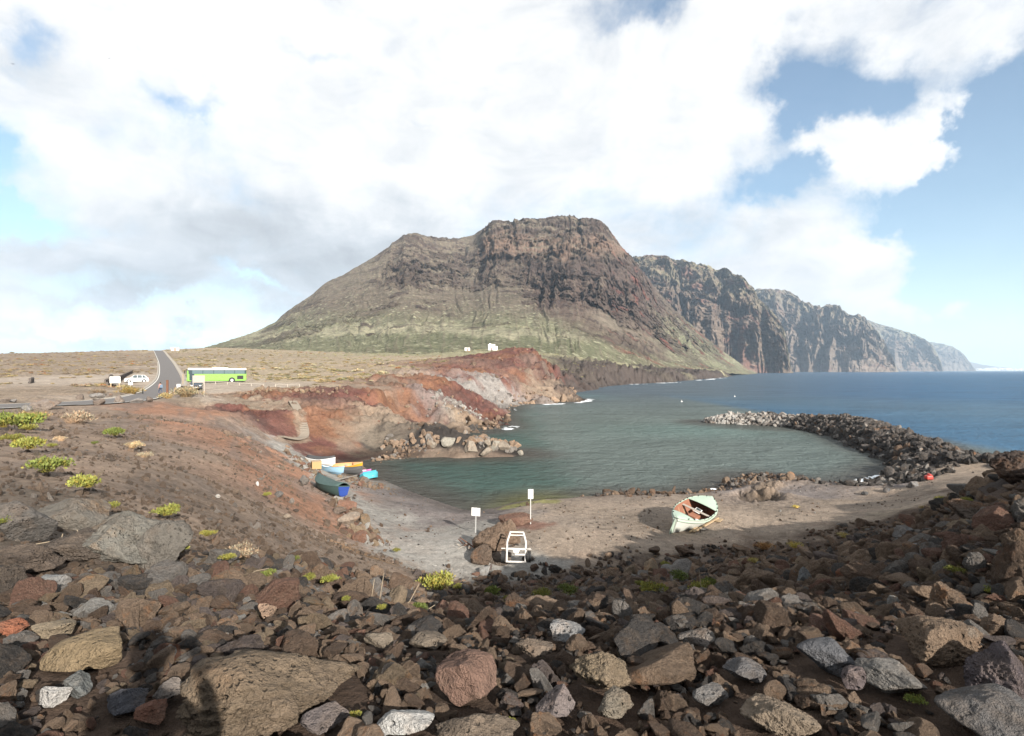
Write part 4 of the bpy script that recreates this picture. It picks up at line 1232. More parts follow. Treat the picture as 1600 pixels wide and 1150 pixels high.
# ---- the two moles
def mole(line, n, smed, ssig, seed, wide, dark, zmax=9.0):
    r = np.random.default_rng(seed)
    L = smooth_line(np.array(line, float), 200)
    k = r.integers(0, 200, n)
    tg = np.gradient(L[:, :2], axis=0)
    tg /= np.linalg.norm(tg, axis=1, keepdims=True)
    o = r.normal(0, 0.55, n).clip(-1.25, 1.25) * L[k, 3] * wide
    x, y = L[k, 0] - tg[k, 1] * o, L[k, 1] + tg[k, 0] * o
    s = np.exp(r.normal(math.log(smed), ssig, n))
    s = np.minimum(s, 1.3) * np.where(k < 60, 0.78, 1.0)
    z = ground_z(x, y) + s * r.uniform(0.05, 0.4, n)
    keep = (z > -0.2) & (z < zmax + s)
    x, y, z, s, k = x[keep], y[keep], z[keep], s[keep], k[keep]
    n = len(x)
    tid = np.where(r.uniform(size=n) < dark, 3, np.where(r.uniform(size=n) < 0.5, 2, 1))
    return np.stack([x, y, z], 1), r.uniform(0, 6.28, (n, 3)), s[:, None] * 0.5 * r.uniform(0.8, 1.25, (n, 3)), r.integers(0, 14, n), tid, k


mo = mole(BREAK, 6500, 0.85, 0.32, 71, 0.9, 0.84)  # dark rock, its dark share raised to stand in for shade on the near flank
mk = mo[5]
mo[4][(mk > 128) & (np.random.default_rng(5).uniform(size=len(mk)) < 0.62)] = 2
mo[4][(mk > 150) & (np.random.default_rng(6).uniform(size=len(mk)) < 0.45)] = 7


def mole_label(i, px, py):
    k = mk[i]
    seg = ('near the landward root', 'on the first bend', 'on the broad middle', 'at the outer bend', 'where the pale tail starts', 'on the pale tail', 'at the tip')[min(6, int(k / 200 * 7))]
    z_ = mo[0][i][2]
    if k < 58:
        seg = 'at the root, left of the red debris' if px < 1436 else 'at the root, towards the lava mound' if px > 1478 else 'at the root, above the red debris'
    lvl = 'on the crest' if z_ > BZ[k] * 0.75 else 'at the waterline' if z_ < 0.7 else 'on the flank'
    kind = 'blocky' if mo[3][i] < 8 else 'rough'
    return f"{kind} {TNAMES[mo[4][i]]} mole rock {seg}, {lvl}"


BZ = smooth_line(np.array(BREAK, float), 200)[:, 2]
settle(*mo[:5], 270, 'armour_rock', mole_label, 'rock', 'rocks of the curved mole', 'mole_rubble')
jt = mole(JETTY, 520, 0.70, 0.3, 72, 0.75, 0.2, 1.25)
jt[4][:] = np.where(np.random.default_rng(8).uniform(size=len(jt[4])) < 0.65, 0, 2)
settle(*jt[:5], 90, 'jetty_rock', lambda i, px, py: f"{'blocky' if jt[3][i] < 8 else 'rough'} {TNAMES[jt[4][i]]} rock of the short jetty, {'at its root' if px < 645 else 'on its first half' if px < 700 else 'on its middle' if px < 760 else 'near its tip'}, {'at the waterline' if jt[0][i][2] < 0.5 else 'on top'}", 'rock', 'rocks of the short jetty', 'jetty_rubble')
for k_, (px_, py_, w_, h_, lab) in enumerate([(700, 697, 24, 18, 'pale pointed boulder on the middle of the short jetty'), (736, 700, 22, 22, 'dark split boulder on the short jetty'), (763, 694, 16, 18, 'upright rounded boulder on the short jetty, left of the twin'),
        (773, 700, 17, 20, 'upright rounded boulder on the short jetty, right of the twin'), (788, 700, 20, 20, 'tan rounded boulder near the tip of the short jetty'), (760, 709, 20, 14, 'brown block at the waterline of the short jetty'), (812, 708, 12, 9, 'small dark rock at the tip of the short jetty'), (675, 697, 16, 14, 'grey boulder on the root side of the short jetty')]):
    big_rock(px_, py_, w_, h_, 71.5, 640 + k_, (0.235, 0.20, 0.16) if k_ % 3 else (0.27, 0.25, 0.21), lab, 'block', name='boulder', level=5)

# stones along the beach, the lagoon corner and the foot of the mole
def band(line, n, wid, smed, ssig, seed, tids, lift=0.1):
    r = np.random.default_rng(seed)
    L = smooth_line(np.array(line, float), 120)
    k = r.integers(0, 120, n)
    x, y = L[k, 0] + r.normal(0, wid, n), L[k, 1] + r.normal(0, wid, n)
    s = np.exp(r.normal(math.log(smed), ssig, n))
    z = ground_z(x, y)
    keep = z > -0.3
    x, y, z, s = x[keep], y[keep], z[keep], s[keep]
    n = len(x)
    return np.stack([x, y, z + s * lift], 1), r.uniform(0, 6.28, (n, 3)), s[:, None] * 0.5 * r.uniform(0.7, 1.3, (n, 3)), r.integers(0, 14, n), np.array(tids)[r.integers(0, len(tids), n)]


B1 = band([at(*p)[:2] for p in [(1350, 762, 46.5), (1390, 752, 49), (1420, 738, 53), (1455, 722, 57)]], 700, 1.5, 0.42, 0.45, 81, [3, 3, 3, 2])
B2 = band([at(*p)[:2] for p in [(930, 779, 46), (960, 775, 46.5), (1000, 778, 46), (1040, 778, 46), (1085, 776, 46.5), (1120, 768, 48)]], 420, 0.6, 0.28, 0.5, 82, [1, 1, 3, 0])
B3 = band([at(*p)[:2] for p in [(1135, 758, 50), (1170, 748, 53), (1230, 752, 52), (1290, 760, 49)]], 800, 1.2, 0.26, 0.45, 83, [1, 0, 3, 2])
B4 = band([at(*p)[:2] for p in [(590, 708, 66), (612, 700, 68), (640, 702, 70), (690, 706, 71)]], 110, 0.9, 0.45, 0.4, 84, [0, 2, 1, 0])
B5 = band([at(*p)[:2] for p in [(455, 706, 58), (500, 748, 45), (535, 790, 36.5), (568, 838, 29), (560, 830, 29)]], 420, 0.5, 0.30, 0.5, 85, [0, 4, 1, 5, 7])
B6 = band([at(*p)[:2] for p in [(545, 742, 52), (570, 745, 50), (590, 752, 48)]], 260, 0.8, 0.22, 0.5, 86, [0, 4, 5, 2])
B7 = band([at(*p)[:2] for p in [(690, 645, 108), (715, 640, 114), (735, 640, 118)]], 260, 2.5, 0.55, 0.4, 87, [2, 2, 7, 2])
B8 = band([at(*p)[:2] for p in [(745, 673, 100), (790, 662, 112), (798, 636, 160), (840, 630, 184), (890, 627, 195), (900, 612, 280)]], 420, 1.6, 0.8, 0.5, 88, [0, 1, 3, 0])
B9 = band([at(*p)[:2] for p in [(372, 613, 88), (420, 611, 90), (470, 611, 90), (560, 611, 92)]], 110, 0.5, 0.6, 0.35, 89, [0, 4, 5, 0])
r = np.random.default_rng(90)
xx, yy = r.uniform(-14, 34, 7000), r.uniform(26, 58, 7000)
zz = ground_z(xx, yy)
sdb, kb = coast_sd(xx, yy)
cb = fbm(xx / 4, yy / 4, 0.7, 4)
kp = (zz > 0.1) & (zz < 2.6) & (r.uniform(size=7000) < 0.25 + np.clip(cb, -.2, .6)) & (sdb < 22)
xx, yy, zz = xx[kp], yy[kp], zz[kp]
sb = np.exp(r.normal(math.log(0.075), 0.55, len(xx)))
B10 = (np.stack([xx, yy, zz + sb * .1], 1), r.uniform(0, 6.28, (len(xx), 3)), sb[:, None] * .5 * r.uniform(.7, 1.3, (len(xx), 3)), r.integers(0, 14, len(xx)), np.array([1, 3, 0, 2, 7])[r.choice(5, len(xx), p=[.35, .25, .2, .14, .06])])
r = np.random.default_rng(91)
Yq = np.exp(r.uniform(math.log(60), math.log(300), 5200))
pq = r.uniform(365, 940, 5200)
xx, yy = (pq - 800) / FOC * Yq, Yq
zz = ground_z(xx, yy)
sdb, kb = coast_sd(xx, yy)
lim = np.interp(pq, [365, 560, 640, 700, 780, 860, 940], [90, 98, 125, 190, 280, 285, 400])
cb = fbm(xx / 9, yy / 9, zz / 4, 4)
kp = (sdb > 0.5) & (yy < lim) & (zz > 2.2) & (r.uniform(size=5200) < 0.2 + 1.2 * np.clip(cb, 0, .6)) & (polydist(xx, yy, PATHS[2][0])[0] > 2.2)
xx, yy, zz = xx[kp], yy[kp], zz[kp]
sb = np.exp(r.normal(math.log(0.28), 0.55, len(xx))) * (yy / 80) ** 0.7
B11 = (np.stack([xx, yy, zz + sb * .08], 1), r.uniform(0, 6.28, (len(xx), 3)), sb[:, None] * .5 * r.uniform(.7, 1.3, (len(xx), 3)), r.integers(0, 14, len(xx)), np.array([4, 1, 0, 5])[r.choice(4, len(xx), p=[.45, .3, .17, .08])])
Bs = cat_sets(B11, B10, B1, B2, B3, B4, B5, B6, B7, B8, B9)
scatter_gn('shore_stones', *Bs[:4], TARR[Bs[4]] * RNG.uniform(0.75, 1.2, (len(Bs[0]), 1)), SRC, m_rubble)

# boulders that line the road
for k_, (px_, py_, w_, h_, Y_, lab) in enumerate([
        (73, 632, 36, 21, 50, 'largest brown boulder at the near edge of the road'), (40, 637, 18, 12, 49, 'grey boulder left of the largest roadside boulder'), (152, 628, 19, 12, 56, 'low pinkish grey boulder at the near edge of the road'),
        (187, 624, 15, 15, 62, 'tall grey boulder at the near edge of the road'), (213, 626, 22, 10, 66, 'wide dark boulder at the near edge of the road'), (233, 624, 11, 11, 70, 'small rounded boulder at the end of the roadside row'),
        (172, 618, 10, 9, 76, 'dark craggy boulder on the far side of the road'), (150, 618, 24, 10, 76, 'pale broad boulder on the far side of the road'), (126, 620, 13, 10, 72, 'grey boulder on the far side of the road beside a dark bush'), (8, 625, 16, 9, 62, 'pale flat boulder on the far side of the road at the left edge'),
        (20, 626, 12, 6, 62, 'dark low boulder on the far side of the road at the left edge')]):
    big_rock(px_, py_, w_, h_, Y_, 660 + k_, [(0.20, 0.165, 0.14), (0.22, 0.205, 0.19), (0.15, 0.12, 0.10)][k_ % 3], lab, ('block', 'rough')[k_ % 2], level=5)
for k_, (px_, py_, w_, h_, Y_, tn, lab) in enumerate([
        (435, 772, 16, 12, 31, (0.14, 0.13, 0.12), 'grey stone on the reddish hillside above the covered boat'), (402, 756, 6, 8, 29, (0.5, 0.48, 0.45), 'white stone on the reddish hillside'), (340, 775, 7, 6, 17, (0.5, 0.48, 0.44), 'small white stone on the brown hillside'),
        (450, 806, 15, 8, 26, (0.27, 0.22, 0.17), 'tan flat stone on the reddish hillside'), (475, 750, 14, 18, 39, (0.13, 0.12, 0.11), 'dark boulder at the edge of the concrete ramp'), (545, 812, 34, 26, 31.5, (0.27, 0.22, 0.175), 'whitish crusted rock at the foot of the hillside by the ramp'), (555, 830, 16, 18, 29.5, (0.36, 0.33, 0.29), 'pale rock under the whitish crusted rock'),
        (530, 798, 22, 16, 33.5, (0.14, 0.11, 0.09), 'brown rock on the bank above the whitish crusted rock'), (1385, 766, 12, 9, 45, (0.10, 0.10, 0.10), 'dark block beside the red debris'), (1352, 771, 11, 7, 43, (0.09, 0.09, 0.09), 'black boulder on the dark gravel by the surf'), (1428, 757, 16, 12, 47, (0.16, 0.155, 0.15), 'big grey block at the root of the mole')]):
    big_rock(px_, py_, w_, h_, Y_, 690 + k_, tn, lab, ('block', 'rough')[k_ % 2], level=4)
# ------------------------------------------------------------------ built things
def simple_mat(name, col, rough=0.6, spec=0.4, metal=0.0, wear=0.25, wscale=6.0, dirt=(0.2, 0.15, 0.11), coat=0.0):
    m, t = new_mat(name)
    ob = t.n('ShaderNodeTexCoord').outputs['Object']
    n = t.noise(ob, wscale, 6, 0.65)
    c = t.mix(t.smooth(n, 0.56, 0.78, 0, wear), col, dirt)
    c = t.mix(0.25, c, t.mix(1.0, c, t.ramp(t.noise(ob, wscale * 4, 4), [(0.3, (0.6, 0.6, 0.6)), (0.7, (1.35, 1.35, 1.35))]), 'MULTIPLY'))
    b = t.out(c, t.smooth(n, 0.3, 0.8, rough * 0.85, min(1, rough * 1.2)), t.bump(n, 0.15, 0.02), spec, metal)
    if coat:
        b.inputs['Coat Weight'].default_value = coat
    return m


MT = {
    'white': simple_mat("white_paint", (0.60, 0.59, 0.565), 0.5, wear=0.35),
    'mint': simple_mat("mint_paint", (0.29, 0.36, 0.29), 0.5, wear=0.4, dirt=(0.55, 0.55, 0.5)),
    'palehull': simple_mat("pale_hull_paint", (0.42, 0.425, 0.385), 0.55, wear=0.45, dirt=(0.26, 0.24, 0.2)),
    'rust_in': simple_mat("red_lead_paint", (0.21, 0.092, 0.055), 0.7, wear=0.4),
    'wood': simple_mat("bare_wood", (0.32, 0.235, 0.145), 0.8, 0.2, wear=0.4),
    'brown_wood': simple_mat("brown_wood", (0.14, 0.065, 0.038), 0.8, 0.2),
    'grey_wood': simple_mat("grey_driftwood", (0.28, 0.25, 0.215), 0.9, 0.1),
    'dark': simple_mat("dark_rubber", (0.02, 0.02, 0.02), 0.7, 0.3),
    'tarp': simple_mat("dark_green_tarp", (0.045, 0.075, 0.068), 0.6, 0.3, wear=0.2, dirt=(0.12, 0.12, 0.1)),
    'greytarp': simple_mat("charcoal_tarp", (0.055, 0.055, 0.055), 0.7, 0.3, wear=0.3),
    'blue': simple_mat("blue_paint", (0.018, 0.045, 0.20), 0.45),
    'lightblue': simple_mat("light_blue_paint", (0.19, 0.31, 0.40), 0.5, wear=0.2),
    'yellow': simple_mat("yellow_paint", (0.50, 0.28, 0.02), 0.5, wear=0.2),
    'orange': simple_mat("faded_orange_paint", (0.42, 0.22, 0.09), 0.6, wear=0.2),
    'pink': simple_mat("pink_paint", (0.38, 0.12, 0.28), 0.5),
    'turq': simple_mat("turquoise_paint", (0.055, 0.29, 0.35), 0.5, wear=0.15),
    'box': simple_mat("ochre_box", (0.31, 0.205, 0.09), 0.8),
    'red': simple_mat("red_plastic", (0.36, 0.04, 0.028), 0.5),
    'lime': simple_mat("lime_bus_paint", (0.155, 0.34, 0.05), 0.3, 0.5, wear=0.08, coat=0.3),
    'buswhite': simple_mat("bus_roof_white", (0.58, 0.59, 0.57), 0.4, wear=0.1),
    'carwhite': simple_mat("white_car_paint", (0.78, 0.78, 0.77), 0.3, 0.5, wear=0.05, coat=0.4),
    'cardark': simple_mat("dark_blue_car_paint", (0.035, 0.042, 0.06), 0.25, 0.5, wear=0.12, coat=0.5),
    'glass': simple_mat("tinted_glass", (0.035, 0.05, 0.055), 0.12, 0.8, wear=0.05),
    'windshield': simple_mat("pale_glass", (0.09, 0.125, 0.13), 0.12, 0.8, wear=0.1),
    'chrome': simple_mat("chrome_trim", (0.6, 0.6, 0.6), 0.25, 0.6, 0.9, wear=0.1),
    'lamp': simple_mat("lamp_lens", (0.7, 0.7, 0.66), 0.15, 0.6, wear=0.05),
    'redlamp': simple_mat("red_lens", (0.45, 0.02, 0.02), 0.2, 0.6, wear=0.05),
    'steel': simple_mat("galvanised_steel", (0.45, 0.45, 0.43), 0.5, 0.5, 0.4),
    'rustwhite': simple_mat("rusty_white_steel", (0.46, 0.44, 0.41), 0.6, wear=0.75, wscale=9, dirt=(0.22, 0.11, 0.06)),
    'asphalt': simple_mat("asphalt", (0.145, 0.134, 0.127), 0.95, 0.1, wear=0.4, wscale=0.6, dirt=(0.23, 0.205, 0.18)),
    'kerb': simple_mat("pale_concrete", (0.34, 0.30, 0.25), 0.9, 0.1, wear=0.4, wscale=1.0, dirt=(0.3, 0.25, 0.2)),
    'line': simple_mat("worn_road_paint", (0.55, 0.53, 0.48), 0.8, 0.1, wear=0.6, wscale=2.0, dirt=(0.25, 0.22, 0.2)),
    'wall': simple_mat("dark_wall_stone", (0.10, 0.085, 0.075), 0.9, 0.1, wear=0.3),
    'plaster': simple_mat("white_plaster", (0.80, 0.79, 0.76), 0.8, 0.1, wear=0.1),
    'panel': simple_mat("pink_grey_board", (0.30, 0.25, 0.22), 0.7),
    'step': simple_mat("worn_concrete_step", (0.19, 0.163, 0.132), 0.9, 0.1, wear=0.5, wscale=1.5),
    'skin': simple_mat("skin", (0.40, 0.22, 0.15), 0.6, wear=0.05),
    'hair': simple_mat("dark_hair", (0.02, 0.013, 0.01), 0.7),
    'jeans': simple_mat("dark_trousers", (0.05, 0.06, 0.09), 0.9),
    'shirt': simple_mat("dusty_pink_shirt", (0.38, 0.20, 0.19), 0.9),
    'pack': simple_mat("slate_blue_fabric", (0.13, 0.18, 0.24), 0.9),
    'foam': simple_mat("sea_foam", (0.80, 0.83, 0.84), 0.6, 0.2, wear=0.3, wscale=2, dirt=(0.45, 0.52, 0.54)),
    'signblue': simple_mat("sign_print_blue", (0.12, 0.16, 0.32), 0.6),
    'townwall': simple_mat("pale_town_walls", (0.75, 0.74, 0.72), 0.8),
    'twig': simple_mat("dry_twig", (0.25, 0.20, 0.14), 0.9, 0.1),
    'gull': simple_mat("gull_feathers", (0.62, 0.62, 0.62), 0.8, wear=0.1),
}


class MB:
    """collects shapes for one mesh"""
    def __init__(self):
        self.bm = bmesh.new()

    def box(self, c, s, rot=(0, 0, 0), bev=0.0, taper=None):
        g = bmesh.ops.create_cube(self.bm, size=1.0)
        vs = g['verts']
        if taper:
            for v in vs:
                if v.co.z > 0:
                    v.co.x *= taper[0]
                    v.co.y *= taper[1]
        M = Matrix.Translation(c) @ Euler(rot).to_matrix().to_4x4() @ Matrix.Diagonal((*s, 1))
        bmesh.ops.transform(self.bm, matrix=M, verts=vs)
        if bev:
            es = list({e for v in vs for e in v.link_edges})
            bmesh.ops.bevel(self.bm, geom=es, offset=bev, segments=2, affect='EDGES', profile=0.5)
        return self

    def tube(self, a, b, r, r2=None, seg=10, caps=True):
        a, b = Vector(a), Vector(b)
        d = b - a
        g = bmesh.ops.create_cone(self.bm, cap_ends=caps, segments=seg, radius1=r, radius2=r if r2 is None else r2, depth=d.length)
        M = Matrix.Translation((a + b) / 2) @ d.to_track_quat('Z', 'Y').to_matrix().to_4x4()
        bmesh.ops.transform(self.bm, matrix=M, verts=g['verts'])
        return self

    def path(self, pts, r, seg=8):
        for a, b in zip(pts[:-1], pts[1:]):
            self.tube(a, b, r, seg=seg)
        return self

    def ball(self, c, s, seg=12):
        g = bmesh.ops.create_uvsphere(self.bm, u_segments=seg, v_segments=max(6, seg // 2), radius=1.0)
        bmesh.ops.transform(self.bm, matrix=Matrix.Translation(c) @ Matrix.Diagonal((*s, 1)), verts=g['verts'])
        return self

    def poly(self, pts):
        vs = [self.bm.verts.new(p) for p in pts]
        self.bm.faces.new(vs)
        return self

    def prism(self, pts, d):
        """outline extruded by the vector d"""
        a = [self.bm.verts.new(p) for p in pts]
        b = [self.bm.verts.new(Vector(p) + Vector(d)) for p in pts]
        n = len(a)
        self.bm.faces.new(a)
        self.bm.faces.new(b[::-1])
        for i in range(n):
            self.bm.faces.new((a[i], b[i], b[(i + 1) % n], a[(i + 1) % n]))
        return self

    def build(self, name, mat, parent=None, smooth=False, **kw):
        bmesh.ops.recalc_face_normals(self.bm, faces=self.bm.faces)
        me = bpy.data.meshes.new(name)
        self.bm.to_mesh(me)
        self.bm.free()
        if smooth:
            me.polygons.foreach_set('use_smooth', np.ones(len(me.polygons), bool))
        return link(name, me, mat, parent, **kw)


def copy_tree(o, parent=None):
    c = o.copy()
    COL.objects.link(c)
    c.parent = parent
    for ch in list(o.children):
        copy_tree(ch, c)
    return c


# ---- the road, its kerb and painted line
def strip(name, line, off0, off1, lift, mat, thick=0.0, i0=0, i1=None):
    L = np.asarray(line, float)[i0:i1]
    tg = np.gradient(L[:, :2], axis=0)
    tg /= np.linalg.norm(tg, axis=1, keepdims=True)
    nr = np.stack([tg[:, 1], -tg[:, 0]], 1)
    nk = 5 if thick == 0 else 2
    rows = []
    ex = (ROADWID[i0:i1] - ROAD_W)[:, None]
    for q in np.linspace(off0, off1, nk):
        rows.append(np.concatenate([L[:, :2] + nr * (q + ex * max(-1, min(1, q / ROAD_W))), L[:, 2:3] + lift], 1))
    if thick:
        rows = [rows[0] - (0, 0, thick), rows[0], rows[1], rows[1] - (0, 0, thick)]
    V = np.stack(rows, 1)
    return link(name, mesh_np(name, V.reshape(-1, 3), grid_faces(len(L), V.shape[1])[:, ::-1], smooth=thick == 0), mat, kind='structure')


strip('road', ROADS, -ROAD_W, ROAD_W, 0.0, MT['asphalt'])
strip('road_marking', ROADS, -ROAD_W + 0.12, -ROAD_W + 0.32, 0.006, MT['line'])
strip('road_marking', ROADS, ROAD_W - 0.32, ROAD_W - 0.12, 0.006, MT['line'], i0=0, i1=80)
strip('kerb', ROADS, ROAD_W + 0.004, ROAD_W + 1.15, 0.10, MT['kerb'], thick=0.35, i0=78)
strip('kerb', ROADS, -ROAD_W - 0.40, -ROAD_W - 0.004, 0.10, MT['kerb'], thick=0.35, i0=56, i1=118)

# ---- boats
def hull_rows(L, B, H, stern=0.25, n=25, m=9, keel=0.10, sheer=0.22, flat=0.0, power=1.9, rocker=0.10, bowp=None):
    """stations from stern (x=-L/2) to bow (x=+L/2); rows go port gunwale -> keel -> starboard gunwale"""
    out = []
    for s in np.linspace(0, 1, n):
        k = 2 * s - 1
        b = B / 2 * (1 - abs(k) ** (bowp or power)) if k > 0 else B / 2 * (1 - (1 - stern) * abs(k) ** power)
        b = max(b, 0.012)
        kz = rocker * H * abs(k) ** 3 + (keel * 0 if k < .8 else (k - .8) * 1.6 * H * 0.5)
        top = H * (1 + sheer * k * k + (0.12 * k if k > 0 else 0))
        row = []
        for q in np.linspace(-1, 1, 2 * m + 1):
            a = abs(q)
            w = (a ** 0.62 if flat == 0 else min(1, a / (1 - flat) * 1.0) ** 0.8)
            y = math.copysign(b * min(w, 1.0), q) if q else 0
            z = kz + (top - kz) * (a ** 2.1)
            row.append((-L / 2 + L * s, y, z))
        out.append(row)
    return np.array(out)


def boat(label, loc, rot, L, B, H, hull_mat, in_mat, rim_mat, group=None, stern=0.02, decks=((0.0, 0.18), (0.74, 1.0)), deck_mat=None, thwarts=(0.36, 0.55), ribs=False, cover=None, rudder=None, name='rowing_boat', flat=0.0, cat='boat', bowp=None, transom_mat=None):
    t = thing(name, label, cat, loc, rot, group)
    R = hull_rows(L, B, H, stern, flat=flat, bowp=bowp)
    ns, nq = R.shape[:2]
    o = mesh_np('hull', R.reshape(-1, 3), grid_faces(ns, nq))
    ho = link('hull', o, hull_mat, t)
    if stern > 0.05:
        MB().poly([tuple(p) for p in R[0]]).build('transom', transom_mat or hull_mat, t)
    th = 0.05
    I = R.copy()
    I[..., 1] *= (B / 2 - th) / (B / 2)
    mid = nq // 2
    I[..., 2] = I[..., 2] + (0.07 * (1 - np.abs(np.linspace(-1, 1, nq))))[None]
    I[..., 0] *= (L - 2 * th) / L
    if cover is None:
        link('lining', mesh_np('lining', I.reshape(-1, 3), grid_faces(ns, nq)[:, ::-1]), in_mat, t)
    g = MB()
    for side in (0, -1):
        P = [tuple(p) for p in R[:, side]]
        g.path(P, 0.035, 6)
    if stern > 0.05:
        g.tube(tuple(R[0, 0]), tuple(R[0, -1]), 0.035, seg=6)
    g.build('gunwale', rim_mat, t)

    def deck(s0, s1, dz, nm, mat, camber=0.06):
        ss = np.linspace(s0, s1, 9)
        rows = []
        for s in ss:
            f = s * (ns - 1)
            i = min(int(f), ns - 2)
            a, b = R[i] * (1 - (f - i)) + R[i + 1] * (f - i), None
            yy = np.linspace(a[0, 1], a[-1, 1], 7)
            zz = a[0, 2] + dz + camber * (1 - (np.linspace(-1, 1, 7)) ** 2)
            rows.append(np.stack([np.full(7, a[0, 0]), yy * 0.985, zz], 1))
        V = np.stack(rows)
        Vd = np.concatenate([V, V - (0, 0, 0.035)])
        f = np.concatenate([grid_faces(9, 7), grid_faces(9, 7)[:, ::-1] + 63])
        e0 = [(j, j + 63, j + 64, j + 1) for j in range(6)] + [(56 + j + 1, 56 + j + 64, 56 + j + 63, 56 + j) for j in range(6)]
        return link(nm, mesh_np(nm, Vd.reshape(-1, 3), np.concatenate([f, np.array(e0)])), mat, t)
    if cover is not None:
        c = deck(0.01, 0.985, 0.03, 'cover', cover, 0.22)
    else:
        for s0, s1 in decks:
            deck(s0, s1, 0.012, 'deck', deck_mat or rim_mat)
        for s in thwarts:
            i = int(s * (ns - 1))
            w = abs(R[i, 0, 1]) * 0.93
            MB().box((R[i, 0, 0], 0, R[i, 0, 2] - 0.16), (0.24, 2 * w, 0.04), bev=0.008).build('thwart', MT['grey_wood'], t)
        if ribs:
            for s in np.linspace(0.22, 0.72, 11):
                i = int(s * (ns - 1))
                P = [tuple(p + np.array((0, 0, 0.012))) for p in I[i][1:-1]]
                MB().path(P, 0.026, 5).build('rib', MT['wood'] if int(s * 40) % 3 == 0 else in_mat, t)
    if rudder:
        MB().prism([(-L / 2 - 0.02, -0.025, 0.02), (-L / 2 - 0.36, -0.025, -0.08), (-L / 2 - 0.40, -0.025, 0.35), (-L / 2 - 0.10, -0.025, H * 1.12), (-L / 2 - 0.02, -0.025, H * 1.12)], (0, 0.05, 0)).build('rudder', rudder, t)
    MB().box((-0.05, 0, -0.03), (L * 0.84, 0.06, 0.09)).build('keel', hull_mat, t)
    return t


def yaw_of(az):
    return math.radians(90 - az)


bx, by = 11.35, 34.6
gb = boat('mint green and white wooden boat leaning over on the gravel beach, open inside', (bx, by, gz(bx, by) + 0.02), (math.radians(16), math.radians(-3), yaw_of(43)), 5.1, 2.1, 0.95,
          MT['palehull'], MT['rust_in'], MT['mint'], stern=0.12, decks=((0.0, 0.22), (0.72, 1.0)), deck_mat=MT['mint'], thwarts=(0.62,), ribs=True, rudder=MT['mint'], name='wooden_boat', bowp=3.4)
R_ = hull_rows(5.1, 2.1, 0.95, 0.12, bowp=3.4)
g = MB()
for i in range(3, 24, 2):
    for sgn in (0, -1):
        p = R_[i, sgn]
        g.box((p[0], p[1] * 1.0, p[2] + 0.05), (0.10, 0.05, 0.06))
g.build('rail_block', MT['dark'], gb, kind='stuff')
MB().path([tuple(p * np.array((1, 1.015, 1)) - np.array((0, 0, 0.16))) for p in R_[:, 0]], 0.045, 6).path([tuple(p * np.array((1, 1.015, 1)) - np.array((0, 0, 0.16))) for p in R_[:, -1]], 0.045, 6).build('rubbing_strake', MT['mint'], gb)
e = MB().box((0.15, -0.05, 0.42), (0.75, 0.6, 0.42), bev=0.05).build('engine_box', MT['rust_in'], gb)
MB().box((-0.25, -0.45, 0.40), (0.45, 0.4, 0.3), (0.2, 0.1, 0.4), bev=0.04).build('bundle', MT['white'], gb)
MB().box((0.95, 0.1, 0.62), (0.5, 0.42, 0.03), (0.1, -0.2, 0)).build('hatch_frame', MT['white'], gb)
MB().box((0.95, 0.1, 0.645), (0.38, 0.30, 0.03), (0.1, -0.2, 0)).build('hatch', MT['glass'], gb)
for lab, a, b, w_, h_ in [('long pale timber lying beside the mint green boat, nearest to it', (1078, 829), (1108, 811), 0.12, 0.07), ('longest pale timber lying beside the mint green boat', (1084, 832), (1122, 810), 0.14, 0.08)]:
    pa, pb = at(*a, 32.6), at(*b, 35.6)
    za, zb = gz(pa[0], pa[1]) + 0.08, gz(pb[0], pb[1]) + 0.10
    d = Vector((pb[0] - pa[0], pb[1] - pa[1], zb - za))
    o = MB().box((0, 0, 0), (d.length, w_, h_), bev=0.01).build('plank', MT['wood'], label=lab, cat='plank')
    o.location = ((pa[0] + pb[0]) / 2, (pa[1] + pb[1]) / 2, (za + zb) / 2)
    o.rotation_euler = d.to_track_quat('X', 'Z').to_euler()
for lab, (px_, py_, Y_), s_, rz, mt in [('short wide board lying flat right of the long timbers', (1123, 815, 35.2), (0.95, 0.36, 0.05), 1.0, 'wood'), ('small grey board under the long timbers', (1098, 827, 33.3), (0.55, 0.36, 0.05), 0.5, 'grey_wood')]:
    x, y, z = at(px_, py_, Y_)
    o = MB().box((0, 0, 0), s_, bev=0.01).build('board', MT[mt], label=lab, cat='board')
    o.location, o.rotation_euler = (x, y, gz(x, y) + 0.06), (0.02, 0.05, rz)

BG = 'small boats pulled up beside the ramp'


def on_ground(px, Y, lift=0.0):
    x = (px - 800) / FOC * Y
    return (x, Y, gz(x, Y) + lift)


cb = boat('boat covered in dark green with a blue stern, nearest on the ramp', on_ground(513, ray_ground(515, 772), 0.10), (math.radians(8), math.radians(-3), yaw_of(312)), 3.7, 1.6, 0.62, MT['tarp'], MT['white'], MT['tarp'], BG, stern=0.55, cover=MT['tarp'], name='covered_boat', transom_mat=MT['blue'])
MB().prism([(-1.86, -.30, .16), (-1.86, .30, .16), (-1.86, .36, .56), (-1.86, -.36, .56)], (-0.04, 0, 0)).build('stern_board', MT['blue'], cb)
boat('light blue and white open boat on the ramp in front of the ochre box', on_ground(518, ray_ground(518, 740), 0.06), (math.radians(-12), 0, yaw_of(115)), 2.9, 1.15, 0.5, MT['lightblue'], MT['white'], MT['lightblue'], BG, stern=0.4, thwarts=(0.35, 0.6), decks=((0.8, 1.0),))
boat('white hulled boat under a charcoal tarp at the back of the group', on_ground(502, ray_ground(502, 727), 0.06), (0, 0, yaw_of(105)), 3.3, 1.35, 0.6, MT['white'], MT['white'], MT['white'], BG, stern=0.5, cover=MT['greytarp'], name='covered_boat')
